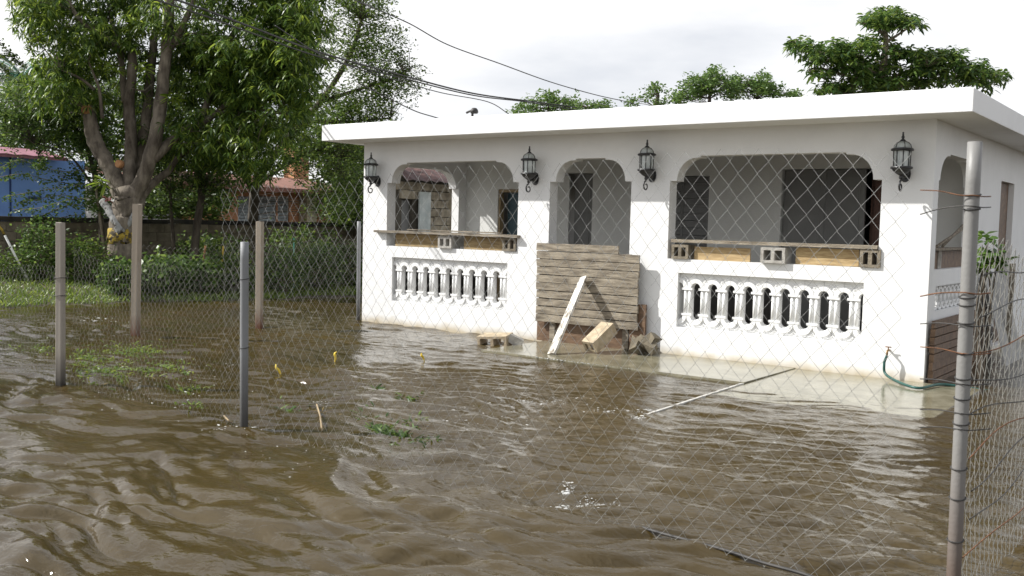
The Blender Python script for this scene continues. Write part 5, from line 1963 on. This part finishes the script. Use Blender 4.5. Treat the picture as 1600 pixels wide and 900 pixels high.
# foam flecks where the water boils around the fence foot
FP = []
for (px, py, sx, sy, n_, s_) in ((887, 770, 9, 7, 45, 0.007), (928, 786, 26, 8, 60, 0.006), (878, 790, 18, 4, 30, 0.006), (1000, 651, 14, 3, 40, 0.007), (840, 625, 70, 6, 60, 0.006), (970, 640, 45, 5, 60, 0.006),
                                (382, 672, 50, 4, 40, 0.006), (500, 630, 16, 4, 24, 0.006), (780, 650, 90, 28, 90, 0.005), (330, 573, 70, 12, 40, 0.006), (150, 500, 40, 4, 50, 0.010), (250, 620, 120, 20, 60, 0.006),
                                (420, 720, 150, 30, 50, 0.004), (1150, 690, 120, 40, 60, 0.004)):
    for _ in range(n_):
        q = on_z(px + rng.normal(0, sx * 0.6), py + rng.normal(0, sy * 0.6), 0)
        if q[1] < -6.75:
            continue
        FP.append((q[0], q[1], s_ * float(np.exp(rng.normal(-0.5, 0.5)))))
fx_ = np.array([p[0] for p in FP])
fy_ = np.array([p[1] for p in FP])
fX, fY, fH = water_v(fx_, fy_)
b = MB()
for i in range(len(FP)):
    s = FP[i][2]
    e = random.uniform(0, 3.14)
    st = random.uniform(1.0, 2.6)
    ring = []
    for k in range(7):
        a_ = 2 * math.pi * k / 7
        u_, v_ = s * st * math.cos(a_) * random.uniform(0.6, 1.2), s * 0.8 * math.sin(a_) * random.uniform(0.6, 1.2)
        ring.append((fX[i] + u_ * math.cos(e) - v_ * math.sin(e), fY[i] + u_ * math.sin(e) + v_ * math.cos(e), fH[i] + 0.001))
    b.add(ring + [(fX[i], fY[i], fH[i] + 0.002 + s * 0.35)], [(k, (k + 1) % 7, 7) for k in range(7)], True)
# churned line of froth along the step edge
for k in range(120):
    x = 4.15 + k * 0.0215 + random.uniform(-0.01, 0.01)
    s = random.uniform(0.002, 0.009) * (1.2 - 0.008 * k)
    y = -1.415 + random.uniform(-0.014, 0.008)
    b.lathe([(0.001, -s * 0.5), (s * 1.0, -s * 0.3), (s * 1.2, 0), (s * 0.7, s * 0.45), (0.001, s * 0.6)], 6, (x, y, 0.018))
tag(b.build('foam', M_FOAM, kind='stuff'), 'white foam flecks on the flood water', 'foam')

# plant and sheet beside the right wall
t = thing('leafy_bush', 'yellow green plant beside the shaded right wall behind the pole', 'bush')
q = on_x(1546, 400, 8.75)
b = MB()
pts = blob_points([(1545, 385, 14, 22, 1, 0), (1552, 405, 16, 18, 1, 0), (1536, 418, 10, 10, .4, 0)], 40, float(np.dot(q - CAM, CF)), 0.2, 0.2)
for p in pts[:6]:
    b.tube(pipe_pts([(q[0], q[1], -0.1), (q[0] + random.uniform(-.08, .08), q[1] + random.uniform(-.08, .08), 0.7), tuple(p)], 4), 0.008, 5, caps=False)
b.build('stems', M_BARKD, t)
V_, T_ = whorls(pts, 6, 0.12, 0.05, 0.5)
np_mesh('foliage', V_, T_, L_BUSH, t)
t = thing('zinc_sheet', 'grey corrugated sheet leaning along the shaded right wall', 'metal sheet', (8.45, 2.2, 0))
n = 22
vs, fs = [], []
for i in range(n + 1):
    s = i / n
    vs += [(0.10 + 0.018 * (i % 2), s * 1.1, -0.1), (-0.22 + 0.018 * (i % 2), s * 1.1 + 0.03, 1.08 + 0.02 * math.sin(i))]
for i in range(n):
    fs.append((2 * i, 2 * i + 2, 2 * i + 3, 2 * i + 1))
b = MB()
b.add(vs, fs)
o = b.build('sheet', M_ZINC, t)
so_ = o.modifiers.new('thick', 'SOLIDIFY')
so_.thickness = 0.004
b = MB()
b.box((-0.02, 0.45, -0.1), (0.03, 0.53, 1.2), jit=0.006)
b.build('brace', M_GREYWOOD2, t)

# ------------------------------------------------------------------ overhead cables
def cable(label, ctrl, r, group='overhead cables'):
    b = MB()
    b.tube(pipe_pts([tuple(at(a, c_, d)) for a, c_, d in ctrl], 10), r, 6)
    tag(b.build('power_cable', M_DARKWIRE), label, 'cable', group)


cable('thick upper strand of the black cable bundle crossing in front of the trees', [(230, -14, 14), (300, 8, 14.6), (400, 45, 15.6), (500, 82, 16.8), (640, 121, 18.8), (740, 146, 20.5), (835, 159, 22.5), (900, 168, 24)], 0.016)
cable('lower strand of the black cable bundle crossing in front of the trees', [(230, -4, 14), (300, 18, 14.6), (400, 54, 15.6), (500, 89, 16.8), (640, 125, 18.8), (740, 149, 20.5), (820, 159, 22.5), (900, 172, 24)], 0.013)
cable('thin wavy cable running down to the middle of the roof', [(540, -6, 15), (580, 11, 15.5), (640, 37, 16.4), (700, 70, 17.5), (780, 99, 19), (860, 128, 21), (930, 148, 23), (975, 158, 24.5), (1000, 165, 25)], 0.010)
cable('thin service wire sagging below the cable bundle', [(430, 40, 15), (500, 85, 16), (560, 108, 17), (630, 128, 18), (690, 145, 19), (762, 159, 20.5), (795, 178, 21.5)], 0.009)
cable('short loose wire dropping to the left end of the roof', [(560, 130, 17), (610, 155, 17.4), (650, 174, 17.8), (682, 184, 18.2), (720, 198, 18.6)], 0.010)
